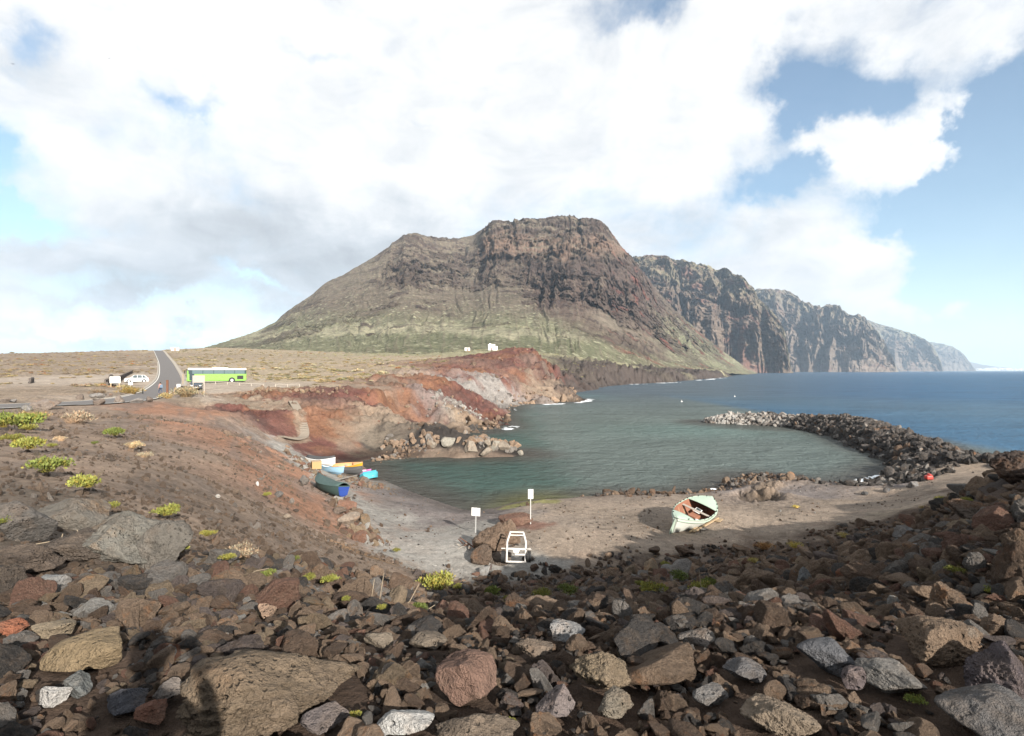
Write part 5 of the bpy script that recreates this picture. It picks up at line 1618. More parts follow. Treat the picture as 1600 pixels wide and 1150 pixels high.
boat('narrow yellow and orange boat at the back of the group', on_ground(541, ray_ground(541, 733), 0.08), (math.radians(16), 0, yaw_of(66)), 3.4, 0.85, 0.42, MT['yellow'], MT['orange'], MT['orange'], BG, stern=0.35, thwarts=(0.5,), decks=((0.7, 1.0),))
boat('charcoal covered boat between the light blue boat and the turquoise hull', on_ground(547, ray_ground(547, 741), 0.05), (0, 0, yaw_of(85)), 2.5, 0.95, 0.42, MT['greytarp'], MT['greytarp'], MT['greytarp'], BG, stern=0.5, cover=MT['greytarp'], name='covered_boat')
boat('slim pink canoe lying beside the turquoise hull', on_ground(562, ray_ground(562, 742), 0.10), (math.radians(10), 0, yaw_of(70)), 2.3, 0.5, 0.3, MT['pink'], MT['white'], MT['pink'], BG, stern=0.02, thwarts=(0.5,), decks=((0, .2), (0.8, 1.0)), name='canoe')
tb = boat('turquoise dinghy lying upside down at the right end of the group', on_ground(578, ray_ground(578, 747), 0.62), (math.radians(180), 0, yaw_of(40)), 1.9, 1.15, 0.5, MT['turq'], MT['turq'], MT['turq'], BG, stern=0.75, thwarts=(0.5,), decks=(), name='dinghy')
x, y, z = on_ground(494, ray_ground(494, 733), 0.36)
o = thing('wooden_box', 'square ochre box standing among the small boats', 'box', (x, y, z - 0.36), (0, 0, 0.5))
MB().box((0, 0, 0.36), (0.85, 0.8, 0.7), bev=0.02).build('box_body', MT['box'], o)
MB().box((0, 0, 0.73), (0.92, 0.87, 0.04), bev=0.01).build('lid', MT['wood'], o)
pa, pb = on_ground(524, ray_ground(524, 752), 0.06), on_ground(558, ray_ground(558, 745), 0.16)
d = Vector(pb) - Vector(pa)
o = MB().box((0, 0, 0), (d.length, 0.10, 0.08), bev=0.01).build('pole', MT['grey_wood'], label='long weathered pole lying in front of the small boats', cat='pole')
o.location, o.rotation_euler = (Vector(pa) + Vector(pb)) / 2, d.to_track_quat('X', 'Z').to_euler()
o = MB().box((0, 0, 0), (0.34, 0.26, 0.2), bev=0.05).box((0.12, 0.1, 0.08), (0.2, 0.2, 0.16), (0.4, 0.2, 0.3), bev=0.04).build('plastic_debris', MT['red'], label='small bright red piece of debris between the mole stones and the path', cat='debris')
o.location = on_ground(1451, 42.5, 0.22)
o.scale = (1.5, 1.5, 1.5)

# ---- rocky knoll with the trailer frame, driftwood and signs
KN = [(766, 846, 56, 62, 29.6, 801, (0.15, 0.105, 0.075), 'reddish brown craggy main block of the knoll behind the trailer frame', 'rough'),
      (752, 868, 34, 36, 28.6, 804, (0.11, 0.08, 0.06), 'dark brown crag at the left end of the knoll', 'rough'),
      (792, 832, 44, 46, 30.4, 805, (0.165, 0.115, 0.082), 'tan brown upper crag of the knoll', 'rough'),
      (780, 872, 40, 22, 27.9, 802, (0.13, 0.105, 0.085), 'low grey brown ledge at the foot of the knoll', 'rough'),
      (826, 872, 22, 14, 27.6, 806, (0.12, 0.10, 0.085), 'small dark stone right of the trailer frame', 'rough'),
      (806, 812, 56, 24, 32.3, 803, (0.15, 0.088, 0.066), 'reddish low hump behind the trailer frame', 'rough')]
for b in KN:
    big_rock(*b, name='rocky_knoll', cat='rock outcrop')
tr = thing('boat_trailer', 'rusty white trailer frame standing against the rocky knoll', 'trailer', on_ground(806, 26.7, 0.35), (math.radians(-24), 0, math.radians(-5)))
for sx in (-1, 1):
    MB().path([(sx * 0.46, 0, 0), (sx * 0.47, 0.03, 0.95), (sx * 0.33, 0.05, 1.42)], 0.05, 8).build('side_rail', MT['rustwhite'], tr)
for z_, w_ in ((0.02, 1.0), (0.62, 0.95), (0.36, 0.5)):
    MB().box((0 if w_ > 0.6 else 0.2, 0.02, z_), (w_, 0.08, 0.08), bev=0.01).build('crossbar', MT['rustwhite'], tr)
MB().box((0, 0.05, 1.43), (0.72, 0.10, 0.07), bev=0.01).build('crossbar', MT['rustwhite'], tr)
MB().box((0, 0.05, 1.28), (0.66, 0.08, 0.06), bev=0.01).build('crossbar', MT['rustwhite'], tr)
MB().box((0.0, 0.03, 0.50), (0.22, 0.06, 0.16), taper=(1.6, 1)).build('bracket', MT['rustwhite'], tr)
for sx in (-1, 1):
    wl_ = MB().tube((sx * 0.56, 0.05, 0.28), (sx * 0.72, 0.05, 0.28), 0.27, seg=20).build('wheel', MT['dark'], tr)
    MB().tube((sx * 0.725, 0.05, 0.28), (sx * 0.735, 0.05, 0.28), 0.13, seg=16).build('rim', MT['steel'], wl_)
    MB().box((sx * 0.64, 0.02, 0.62), (0.2, 0.3, 0.05), bev=0.01).build('mudguard', MT['rustwhite'], tr)


def sign(label, px, Y, top, w_, h_, mat, yaw=0.0, lift=0.0, print_=None, name='signpost', tilt=0.0, two=False, post='steel', wp=0.06):
    x, y, z = on_ground(px, Y)
    s = thing(name, label, 'sign', (x, y, z), (0, tilt, yaw))
    for q in ((-w_ / 2 + wp, w_ / 2 - wp) if two else (0,)):
        MB().box((q, 0, top / 2 - 0.1), (wp, wp, top + 0.2), bev=0.004).build('post', MT[post], s)
    p = MB().box((0, -wp / 2 - 0.016, top - h_ / 2), (w_, 0.03, h_), bev=0.005).build('panel', MT[mat], s)
    if print_ == 'frame':
        for a, b in (((0, h_ * .12 + h_ * .19), (w_ * .55, h_ * .07)), ((0, h_ * .12 - h_ * .15), (w_ * .55, h_ * .07)), ((-w_ * .24, h_ * .12), (w_ * .11, h_ * .36)), ((w_ * .24, h_ * .12), (w_ * .11, h_ * .36))):
            MB().box((a[0], -wp / 2 - 0.035, top - h_ / 2 + a[1]), (b[0], 0.006, b[1])).build('printed_mark', MT['signblue'], p)
    return s


sign('tall white sign with a small blue square on a thin post, behind the rocky knoll', 829, 35.0, 2.25, 0.34, 0.62, 'white', 0.1, print_='frame')
sign('blank white sign on a short post at the foot of the ramp', 743, 33.5, 1.55, 0.56, 0.50, 'white', -0.25, tilt=math.radians(1.5))
sign('wide blank white board on two posts left of the white car', 180, 96, 2.0, 1.55, 1.15, 'white', 0.45, name='notice_board', two=True, wp=0.16, post='wood')
sign('small white sign on a thin post beside the yellow bush', 204, 84, 1.7, 0.62, 0.40, 'white', 0.3)
nb = sign('tall notice board on two white posts in front of the dark car', 310.5, 76, 2.85, 1.5, 1.0, 'panel', 0.5, name='notice_board', two=True, wp=0.075, post='kerb')
sign('small white sign at the roadside below the bus', 279, 86, 1.4, 0.5, 0.45, 'white', 0.4)
x, y, z = on_ground(261.5, 80)
o = MB().box((0, 0, 1.05), (0.26, 0.2, 2.3), bev=0.02).box((0, 0, 2.2), (0.3, 0.24, 0.06)).build('wooden_post', MT['brown_wood'], label='thick reddish brown post standing beside the walker at the road', cat='post')
o.location = (x, y, z)
for px_, Y_, h_, lab in ((272.5, 84, 0.9, 'left of a pair of short wooden posts by the road'), (275.5, 84, 0.85, 'right of a pair of short wooden posts by the road'), (286, 108, 2.2, 'thin wooden pole left of the bus front'), (223, 82, 0.8, 'short dark bollard on the far verge of the road'), (207.5, 84, 0.7, 'short white peg right of the small white sign')):
    x, y, z = on_ground(px_, Y_)
    o = MB().box((0, 0, h_ / 2 - 0.1), (0.12, 0.12, h_ + 0.2), bev=0.02).build('post', MT['white' if 'white' in lab else 'dark' if 'dark' in lab else 'wood'], label=lab, cat='post')
    o.location = (x, y, z)
# low rail between the parking and the red bank
rl_ = thing('rail_fence', 'low pale wooden rail fence in front of the green bus', 'fence', on_ground(360, 112))
base = Vector(rl_.location)
prev = None
for i, px_ in enumerate(np.linspace(318, 468, 9)):
    p = Vector(on_ground(px_, 112 - 0.02 * (px_ - 318))) - base
    MB().box(p + Vector((0, 0, 0.25)), (0.14, 0.14, 0.7), bev=0.02).build('post', MT['kerb'], rl_)
    if prev is not None and i != 6:
        MB().tube(prev + Vector((0, 0, 0.52)), p + Vector((0, 0, 0.52)), 0.065, seg=8).build('rail', MT['kerb'], rl_)
    prev = p
# dark wall with separate stones along the left parking
def stone_wall(label, a, b, h, n, seed):
    pa, pb = Vector(on_ground(*a)), Vector(on_ground(*b))
    w_ = thing('stone_wall', label, 'wall', pa)
    r = np.random.default_rng(seed)
    d = (pb - pa)
    ang = math.atan2(d.y, d.x)
    MB().box((d / 2) + Vector((0, 0, h / 2 - 0.3)), (d.length, 0.32, h - 0.1), (0, -math.asin(d.z / d.length), ang)).build('wall_core', MT['wall'], w_)
    src = None
    for k in range(n):
        for row in range(2):
            f = (k + 0.5 + 0.5 * (row % 2)) / n
            p = d * min(f, 0.99) + Vector((0, 0, -0.05 + row * h * 0.5 + h * 0.2))
            if src is None:
                v_, f_ = rock_shape(seed, 3, dims=(1, 0.8, 0.9), planes=9, angular=16, rough=0.03)
                src = mesh_np('stone', v_, f_)
            o = link('stone', src, MT['wall'], w_)
            o.location = p
            o.rotation_euler = (0, 0, ang + r.uniform(-.1, .1))
            o.scale = (d.length / n * 0.62, 0.34, h * 0.33)


stone_wall('low dark stone wall climbing behind the white car', (167, 100), (206, 150), 0.9, 20, 31)
stone_wall('short dark stone wall pillar left of the notice board', (172, 108), (176, 114), 1.9, 4, 32)
stone_wall('small dark stone pier at the left end of the gravel terrace', (47, 108), (52, 112), 1.2, 3, 33)
stone_wall('small dark stone pier in the middle of the gravel terrace', (164, 112), (168, 116), 1.2, 3, 34)

# ---- steps down the red bank
st_ = thing('stairs', 'worn pale concrete steps cut into the red bank', 'stairs', on_ground(466, 74))
base = Vector(st_.location)
LN = smooth_line([on_ground(457, 82), on_ground(463, 78), on_ground(469, 74), on_ground(476, 70), on_ground(466, 68), on_ground(452, 66.5), on_ground(438, 65)], 64)
for i in range(63):
    p, q = Vector(LN[i]), Vector(LN[i + 1])
    d = q - p
    MB().box((p + q) / 2 - base + Vector((0, 0, 0.10)), (d.length * 0.9, 1.15, 0.2), (0, 0, math.atan2(d.y, d.x)), bev=0.02).build('step', MT['step'], st_)

# ---- white house on the red headland, and the smaller one beside it
def house(label, px, Y, W, D, H, yaw, lift=0.0, small=False):
    t = thing('white_house', label, 'house', on_ground(px, Y, lift - 0.3), (0, 0, yaw))
    MB().box((0, 0, H / 2), (W, D, H)).build('wall', MT['plaster'], t)
    r_ = MB().box((0, 0, H + 0.1), (W + 0.3, D + 0.3, 0.2)).build('roof', MT['plaster'], t)
    if not small:
        MB().box((W * 0.62, 0, H * 0.36), (W * 0.5, D * 0.8, H * 0.72)).build('annex', MT['plaster'], t)
        MB().box((-W * 0.2, 0, H + 0.55), (W * 0.25, D * 0.3, 0.7)).build('chimney', MT['plaster'], r_)
        for k in (-1, 1):
            f = MB().box((k * W * 0.24, -D / 2 - 0.02, H * 0.55), (0.9, 0.08, 1.0)).build('window', MT['plaster'], t)
            MB().box((k * W * 0.24, -D / 2 - 0.05, H * 0.55), (0.7, 0.06, 0.8)).build('pane', MT['glass'], f)
    dr = MB().box((0, -D / 2 - 0.02, 1.0), (0.9, 0.08, 2.0)).build('door', MT['brown_wood'], t)


house('small white house on top of the red headland', 768, 405, 5.0, 4.5, 4.2, 0.1, 0.6)
house('tiny white hut left of the white house', 730, 430, 4.0, 2.5, 2.2, 0.2, 0.6, True)
house('far white hut where the road meets the sky', 274, 345, 4.2, 2.5, 1.9, 0.4, 0.2, True)

# ---- vehicles
def wheel(parent, x, y, r, w_, side):
    k = MB().tube((x, y - w_ / 2, r), (x, y + w_ / 2, r), r, seg=24).build('wheel', MT['dark'], parent)
    MB().tube((x, y + side * (w_ / 2 + 0.005), r), (x, y + side * (w_ / 2 + 0.02), r), r * 0.58, seg=18).build('rim', MT['steel'], k)
    return k


x, y, z = on_ground(339, 123)
bus = thing('coach', 'lime green coach with a white roof parked by the road', 'bus', (x, y, z + 0.02), (0, 0, math.radians(33)))
MB().box((0, 0, 1.55), (11.8, 2.5, 2.3), bev=0.16).build('body', MT['lime'], bus)
MB().box((0.1, 0, 2.35), (11.5, 2.54, 0.92), bev=0.10).build('window_band', MT['glass'], bus)
MB().box((0.1, 0, 3.02), (11.6, 2.52, 0.46), bev=0.16).build('roof', MT['buswhite'], bus)
MB().box((0.6, 0, 3.28), (3.2, 1.7, 0.16), bev=0.06).build('air_conditioner', MT['buswhite'], bus)
MB().box((0.0, 0, 0.52), (11.3, 2.44, 0.30), bev=0.04).build('skirt', MT['lime'], bus)
for sd in (-1, 1):
    for k in range(5):
        MB().box((-3.9 + k * 2.1, sd * 1.285, 2.36), (1.98, 0.02, 0.80), bev=0.008).build('window', MT['windshield'], bus)
    for wx in (-3.9, 2.9):
        MB().tube((wx, sd * 1.20, 0.52), (wx, sd * 1.262, 0.52), 0.66, seg=24).build('wheel_arch', MT['dark'], bus)
        wheel(bus, wx, sd * 1.17, 0.50, 0.26, sd)
    MB().box((4.6, sd * 1.262, 1.15), (1.3, 0.02, 0.85)).build('engine_grille', MT['dark'], bus)
    MB().path([(-5.85, sd * 1.2, 2.95), (-6.25, sd * 1.4, 2.75), (-6.25, sd * 1.4, 2.5)], 0.04).box((-6.25, sd * 1.42, 2.3), (0.12, 0.26, 0.5), bev=0.03).build('mirror', MT['dark'], bus)
    MB().box((-5.86, sd * 0.85, 0.95), (0.12, 0.42, 0.24), bev=0.04).build('headlight', MT['lamp'], bus)
    MB().box((5.88, sd * 1.0, 1.2), (0.08, 0.22, 0.5), bev=0.02).build('tail_light', MT['redlamp'], bus)
MB().box((-5.86, 0, 2.15), (0.12, 2.25, 1.5), bev=0.05).build('windscreen', MT['windshield'], bus)
MB().box((-5.88, 0, 0.62), (0.16, 2.4, 0.36), bev=0.06).build('bumper', MT['lime'], bus)
MB().box((5.88, 0, 2.35), (0.08, 2.0, 0.75), bev=0.03).build('rear_window', MT['glass'], bus)
MB().box((-4.95, -1.275, 1.65), (0.95, 0.03, 2.2), bev=0.01).build('door', MT['glass'], bus)


def car(label, loc, yaw, paint, L=4.4, W=1.82, H=1.62, name='parked_car'):
    c = thing(name, label, 'car', loc, (0, 0, yaw))
    # stations along the car: x, hood/roof height, half width at sill, half width at top
    lower = [(-0.5, .50, .80), (-0.485, .62, .88), (-0.42, .70, .95), (-0.24, .76, 1.0), (0.1, .80, 1.0), (0.38, .82, .98), (0.47, .78, .92), (0.5, .62, .86)]
    rows = []
    for (xk, h, wk) in lower:
        w2, zt = W / 2 * wk, H * 0.62 * (h / .76) * 0.98
        rows.append([(xk * L, -w2 * .92, .24), (xk * L, -w2, .48), (xk * L, -w2, zt * .8), (xk * L, -w2 * .9, zt), (xk * L, 0, zt + .03), (xk * L, w2 * .9, zt), (xk * L, w2, zt * .8), (xk * L, w2, .48), (xk * L, w2 * .92, .24)])
    V = np.array(rows)
    n = V.shape[1]
    F = [tuple(f) for f in grid_faces(len(rows), n)] + [(i * n, (i + 1) * n, (i + 1) * n + n - 1, i * n + n - 1) for i in range(len(rows) - 1)]
    me = bpy.data.meshes.new('body')
    me.from_pydata([tuple(p) for p in V.reshape(-1, 3)], [], F + [tuple(range(n))[::-1], tuple(range((len(rows) - 1) * n, len(rows) * n))])
    bmx = bmesh.new()
    bmx.from_mesh(me)
    bmesh.ops.recalc_face_normals(bmx, faces=bmx.faces)
    bmx.to_mesh(me)
    bmx.free()
    link('body', me, paint, c)
    zb, zt = H * 0.60, H
    W2, W3 = W / 2 * .94, W / 2 * .74
    cab = MB()
    g = [(-.26 * L, zb), (-.09 * L, zt - .03), (.10 * L, zt), (.30 * L, zt - .06), (.43 * L, zb)]
    for (x0, z0), (x1, z1) in zip(g[1:-1], g[2:]):
        pass
    pv = [(x_, s * (W3 if z_ > zb else W2), z_) for s in (-1, 1) for x_, z_ in g]
    for a in range(4):
        cab.poly([pv[a], pv[a + 1], pv[a + 6], pv[a + 5]])
    cab.poly(pv[:5]).poly(pv[5:][::-1])
    bmesh.ops.remove_doubles(cab.bm, verts=cab.bm.verts, dist=0.001)
    cab.build('greenhouse', MT['glass'], c)
    MB().prism([(-.095 * L, -W3 * .99, zt - .05), (.10 * L, -W3, zt - .01), (.31 * L, -W3 * .98, zt - .07), (.31 * L, -W3 * .98, zt - .02), (.10 * L, -W3, zt + .035), (-.095 * L, -W3 * .99, zt)], (0, 2 * W3 * .99, 0)).build('roof', paint, c)
    for s in (-1, 1):
        for (xa, za), (xb, zb_) in (((-.26 * L, zb), (-.09 * L, zt)), ((.03 * L, zb), (.03 * L, zt)), ((.24 * L, zb), (.22 * L, zt - .03)), ((.43 * L, zb), (.30 * L, zt - .03))):
            MB().tube((xa, s * (W2 + .005), za), (xb, s * (W3 + .01), zb_), 0.035, seg=6).build('pillar', paint, c)
        for wx in (-.32 * L, .31 * L):
            MB().tube((wx, s * (W / 2 - .10), .36), (wx, s * (W / 2 + .004), .36), .40, seg=20).build('wheel_arch', MT['dark'], c)
            wheel(c, wx, s * (W / 2 - .08), .335, .2, s)
        MB().box((-.488 * L, s * W * .36, .72), (.14, .34, .15), bev=.03).build('headlight', MT['lamp'], c)
        MB().box((.49 * L, s * W * .38, .85), (.1, .26, .2), bev=.03).build('tail_light', MT['redlamp'], c)
        MB().box((-.15 * L, s * (W / 2 + .06), zb + .06), (.12, .2, .13), bev=.03).build('mirror', paint, c)
    MB().box((-.50 * L, 0, .66), (.06, W * .46, .2), bev=.02).build('grille', MT['dark'], c)
    MB().box((-.497 * L, 0, .40), (.12, W * .84, .24), bev=.05).build('bumper', paint, c)
    MB().box((-.515 * L, 0, .43), (.02, .5, .11)).build('number_plate', MT['white'], c)
    return c


x, y, z = on_ground(214, 119)
car('white car parked on the dusty lot left of the road', (x, y, z + 0.02), math.radians(30), MT['carwhite'])
x, y, z = on_ground(307, 99)
car('dark blue car facing the sea behind the tall notice board', (x, y, z + 0.02), math.radians(118), MT['cardark'], 4.5, 1.85, 1.72)

# ---- people
def figure(joints, edges, radii, name, mat, parent, sub=2):
    me = bpy.data.meshes.new(name)
    me.from_pydata(joints, edges, [])
    o = link(name, me, mat, parent)
    md = o.modifiers.new('skin', 'SKIN')
    for i, v in enumerate(me.skin_vertices[0].data):
        v.radius = (radii[i], radii[i])
        v.use_root = i == 0
    md.use_smooth_shade = True
    ss = o.modifiers.new('sub', 'SUBSURF')
    ss.levels = ss.render_levels = sub
    return o


def person(label, loc, yaw, arms_up=False):
    """faces -Y of its own frame"""
    p = thing('person', label, 'person', loc, (0, 0, yaw))
    h = 1.0
    st = 0.16 if not arms_up else 0.03
    J = [(0, 0, .94), (0, .01, 1.12), (0, .015, 1.32), (0, .01, 1.45), (0, -.02, 1.53), (0, -.035, 1.64), (0, -.03, 1.73),
         (.09, 0, .90), (.10, -st, .49), (.10, -st * .9, .09), (.10, -st * .9 - .14, .045),
         (-.09, 0, .90), (-.10, st * .6, .50), (-.10, st * 1.6, .12), (-.10, st * 1.6 - .13, .05)]
    E = [(0, 1), (1, 2), (2, 3), (3, 4), (4, 5), (5, 6), (0, 7), (7, 8), (8, 9), (9, 10), (0, 11), (11, 12), (12, 13), (13, 14)]
    Rr = [.13, .125, .15, .11, .055, .085, .075, .09, .062, .042, .04, .09, .062, .042, .04]
    k = len(J)
    if arms_up:
        for s in (1, -1):
            J += [(s * .19, .0, 1.42), (s * .27, -.14, 1.28), (s * .13, -.28, 1.46)]
    else:
        J += [(.19, .0, 1.42), (.24, .03, 1.15), (.23, -.10, .93), (-.19, 0, 1.42), (-.24, .05, 1.15), (-.23, -.02, .92)]
    for b in (k, k + 3):
        E += [(2 if False else 3, b), (b, b + 1), (b + 1, b + 2)]
        Rr += [.06, .042, .034]
    body = figure(J, E, Rr, 'body', MT['skin'], p)
    # fingers
    for b in (k, k + 3):
        w_, e_ = Vector(J[b + 2]), Vector(J[b + 1])
        d = (w_ - e_).normalized()
        sd = d.cross(Vector((0, 0, 1)) if abs(d.z) < .8 else Vector((0, 1, 0))).normalized()
        m = MB()
        m.ball(w_ + d * .05, (.035, .03, .045), 10)
        for q in range(4):
            a = w_ + d * .08 + sd * (q - 1.5) * .019
            m.tube(a, a + d * (.05 + .008 * (1.5 - abs(q - 1.5))), .009, .008, 6)
        m.tube(w_ + d * .03 + sd * .03, w_ + d * .07 + sd * .055, .01, .008, 6)
        m.build('hand', MT['skin'], p, True)
    sh = figure([(0, 0, .98), (0, .012, 1.15), (0, .015, 1.33), (0, .01, 1.44), (.19, 0, 1.42), tuple(Vector(J[k]).lerp(Vector(J[k + 1]), .6)), (-.19, 0, 1.42), tuple(Vector(J[k + 3]).lerp(Vector(J[k + 4]), .6))], [(0, 1), (1, 2), (2, 3), (3, 4), (4, 5), (3, 6), (6, 7)], [.145, .14, .165, .12, .075, .06, .075, .06], 'shirt', MT['shirt'], p)
    figure([(0, 0, .97), (.09, 0, .89), tuple(Vector(J[8]) + Vector((0, .0, 0))), tuple(Vector(J[9]) + Vector((0, 0, .05))), (-.09, 0, .89), J[12], tuple(Vector(J[13]) + Vector((0, 0, .05)))], [(0, 1), (1, 2), (2, 3), (0, 4), (4, 5), (5, 6)], [.145, .105, .075, .055, .105, .075, .055], 'trousers', MT['jeans'], p)
    MB().ball((0, -.02, 1.67), (.092, .105, .125), 16).build('face', MT['skin'], p, True)
    MB().ball((0, .012, 1.70), (.102, .108, .118), 16).build('hair', MT['hair'], p, True)
    MB().tube((0, -.12, 1.66), (0, -.14, 1.635), .014, .018, 8).build('nose', MT['skin'], p, True)
    for s in (-1, 1):
        MB().ball((s * .034, -.112, 1.69), (.012, .01, .008), 8).build('eye', MT['dark'], p, True)
        MB().box((J[10 if s > 0 else 14][0], J[10 if s > 0 else 14][1] + .06, .04), (.095, .26, .08), bev=.03).build('shoe', MT['dark'], p)
    return p


x, y, z = on_ground(250.5, 80.5)
wk = person('walker in pink top and dark trousers on the road carrying a blue bag', (x, y, float(polydist(np.array([x]), np.array([y]), ROADS)[1][0, 0]) if True else z), math.radians(-110))
bg_ = thing('backpack', 'slate blue bag carried by the walking person', 'backpack', wk.location, (0, 0, math.radians(-110)))
MB().box((0, .21, 1.2), (.34, .24, .5), bev=.08).build('bag_body', MT['pack'], bg_)
MB().box((0, .34, 1.1), (.26, .06, .26), bev=.02).build('pocket', MT['pack'], bg_)
for s in (-1, 1):
    MB().path([(s * .12, .12, 1.42), (s * .13, -.13, 1.40), (s * .14, -.15, 1.2), (s * .13, .12, 1.0)], .02, 6).build('strap', MT['pack'], bg_)
# the photographer, whose shadow falls on the stones: behind the lens, phone held up at it
ph = person('person holding a phone up at eye level at the viewpoint', (0.0, -0.36, EYE - 1.66), math.radians(180), True)
MB().box((0, -.36, 1.56), (.15, .012, .075), bev=.004).build('phone', MT['dark'], label='dark phone held up at the viewpoint', cat='phone')
bpy.data.objects['phone'].location = ph.location
bpy.data.objects['phone'].rotation_euler = (0, 0, math.radians(180))

# ---- buoys, birds, surf, the town on the far coast
for lab, px_, py_ in (('white mooring buoy floating in the bay, left of the pair', 1065, 628), ('white mooring buoy floating in the bay, right of the pair', 1148, 620)):
    X_, Y_ = wl(px_, py_)
    b = thing('buoy', lab, 'buoy', (X_, Y_, 0), group='mooring buoys in the bay')
    MB().ball((0, 0, .12), (.3, .3, .3), 14).build('float', MT['white'], b, True)
    MB().tube((0, 0, .35), (0, 0, .8), .03).build('stick', MT['white'], b)
for lab, px_, py_, Y_, sc in (('pale gull gliding under the clouds at upper left', 170, 91, 90, 0.55), ('dark small bird at the left edge of the sky', 20, 100, 120, 0.6)):
    b = thing('gull', lab, 'bird', at(px_, py_, Y_), (0.1, 0, 0.3))
    b.scale = (sc, sc, sc)
    m_ = MT['gull'] if 'pale' in lab else MT['dark']
    MB().ball((0, 0, 0), (.09, .26, .08), 10).ball((0, -.28, .03), (.05, .07, .05), 8).build('body', m_, b, True)
    for s in (-1, 1):
        MB().prism([(s * .06, -.1, .02), (s * .36, -.16, .12), (s * .72, .02, .06), (s * .34, .05, .10), (s * .06, .12, .02)], (0, 0, .015)).build('wing', m_, b)
    MB().prism([(-.05, .22, 0), (.05, .22, 0), (.08, .40, 0), (-.08, .40, 0)], (0, 0, .012)).build('tail', m_, b)


def foam(lines, seed):
    r = np.random.default_rng(seed)
    V, F = [], []
    for pts_, n, wid, s in lines:
        L = smooth_line(np.array([(*wl(a, b), 0) for a, b in pts_]), 200)
        for _ in range(n):
            c = L[r.integers(0, 200)]
            cx, cy = c[0] + r.normal(0, wid), c[1] + r.normal(0, wid)
            k = r.integers(7, 11)
            rad = s * np.exp(r.normal(0, .5)) * 0.5
            b = len(V)
            th = np.linspace(0, 2 * math.pi, k, endpoint=False)
            q = rad * r.uniform(.5, 1.2, k)
            V.append((cx, cy, .03 + rad * .10))
            V += [(cx + 1.7 * q[i] * math.cos(th[i]), cy + q[i] * math.sin(th[i]), .012) for i in range(k)]
            F += [(b, b + 1 + i, b + 1 + (i + 1) % k) for i in range(k)]
    return link('surf_foam', mesh_np('surf_foam', V, F), MT['foam'], kind='stuff')


foam([([(1311, 763), (1330, 757), (1350, 751), (1375, 743)], 280, .24, .42), ([(905, 629), (917, 626.5), (912, 624)], 70, .7, .8), ([(850, 632), (880, 631)], 40, .5, .8), ([(790, 672), (800, 666)], 16, .4, .4),
      ([(1085, 775), (1120, 769), (1136, 758)], 40, .35, .3), ([(985, 600.5), (1010, 600)], 10, 1.0, 1.2), ([(1030, 598.6), (1060, 597.6)], 26, 1.6, 1.5), ([(1085, 594.5), (1120, 592)], 24, 2.5, 2.0), ([(1125, 591.2), (1135, 590)], 10, 2, 1.8), ([(770, 646), (800, 640)], 14, .8, .5), ([(1400, 712), (1408, 722)], 16, .3, .3)], 5)
V, F = [], []
r = np.random.default_rng(9)
for _ in range(260):
    px_ = 1515 + 85 * r.beta(1.4, 1.6)
    Y_ = r.uniform(12800, 14000)
    x_, z_ = (px_ - 800) / FOC * Y_, max(4, r.uniform(0, 1) * 70 * np.interp(px_, [1510, 1540, 1600], [.6, 1.0, .5]))
    s_ = r.uniform(12, 34)
    h_ = r.uniform(8, 22)
    b = len(V)
    V += [(x_ + a * s_, Y_ - z_ * 4 + c_ * s_, z_ + e_ * h_) for e_ in (0, 1) for c_ in (-.5, .5) for a in (-.5, .5)]
    F += [(b + i, b + j, b + k, b + l) for i, j, k, l in ((0, 1, 5, 4), (1, 3, 7, 5), (3, 2, 6, 7), (2, 0, 4, 6), (4, 5, 7, 6))]
link('distant_town', mesh_np('distant_town', V, F, smooth=False), MT['townwall'], kind='stuff')
# ------------------------------------------------------------------ plants
def leaf_mat(name, instanced, trans=0.25):
    m, t = new_mat(name)
    if instanced:
        tint = t.n('ShaderNodeAttribute', attribute_type='INSTANCER', attribute_name='tint').outputs[0]
    else:
        tint = t.n('ShaderNodeObjectInfo').outputs['Color']
    ob = t.n('ShaderNodeTexCoord').outputs['Object']
    vc = t.n('ShaderNodeVertexColor', layer_name='Col').outputs[0]
    c = t.mix(1.0, t.mix(1.0, tint, vc, 'MULTIPLY'), t.ramp(t.noise(ob, 5.0, 4), [(0.3, (0.7, 0.7, 0.65)), (0.7, (1.25, 1.25, 1.2))]), 'MULTIPLY')
    t.out(c, 0.65, None, 0.25)
    return m


m_leaf, m_leafi = leaf_mat("green_leaf", False), leaf_mat("scrub_leaf", True)


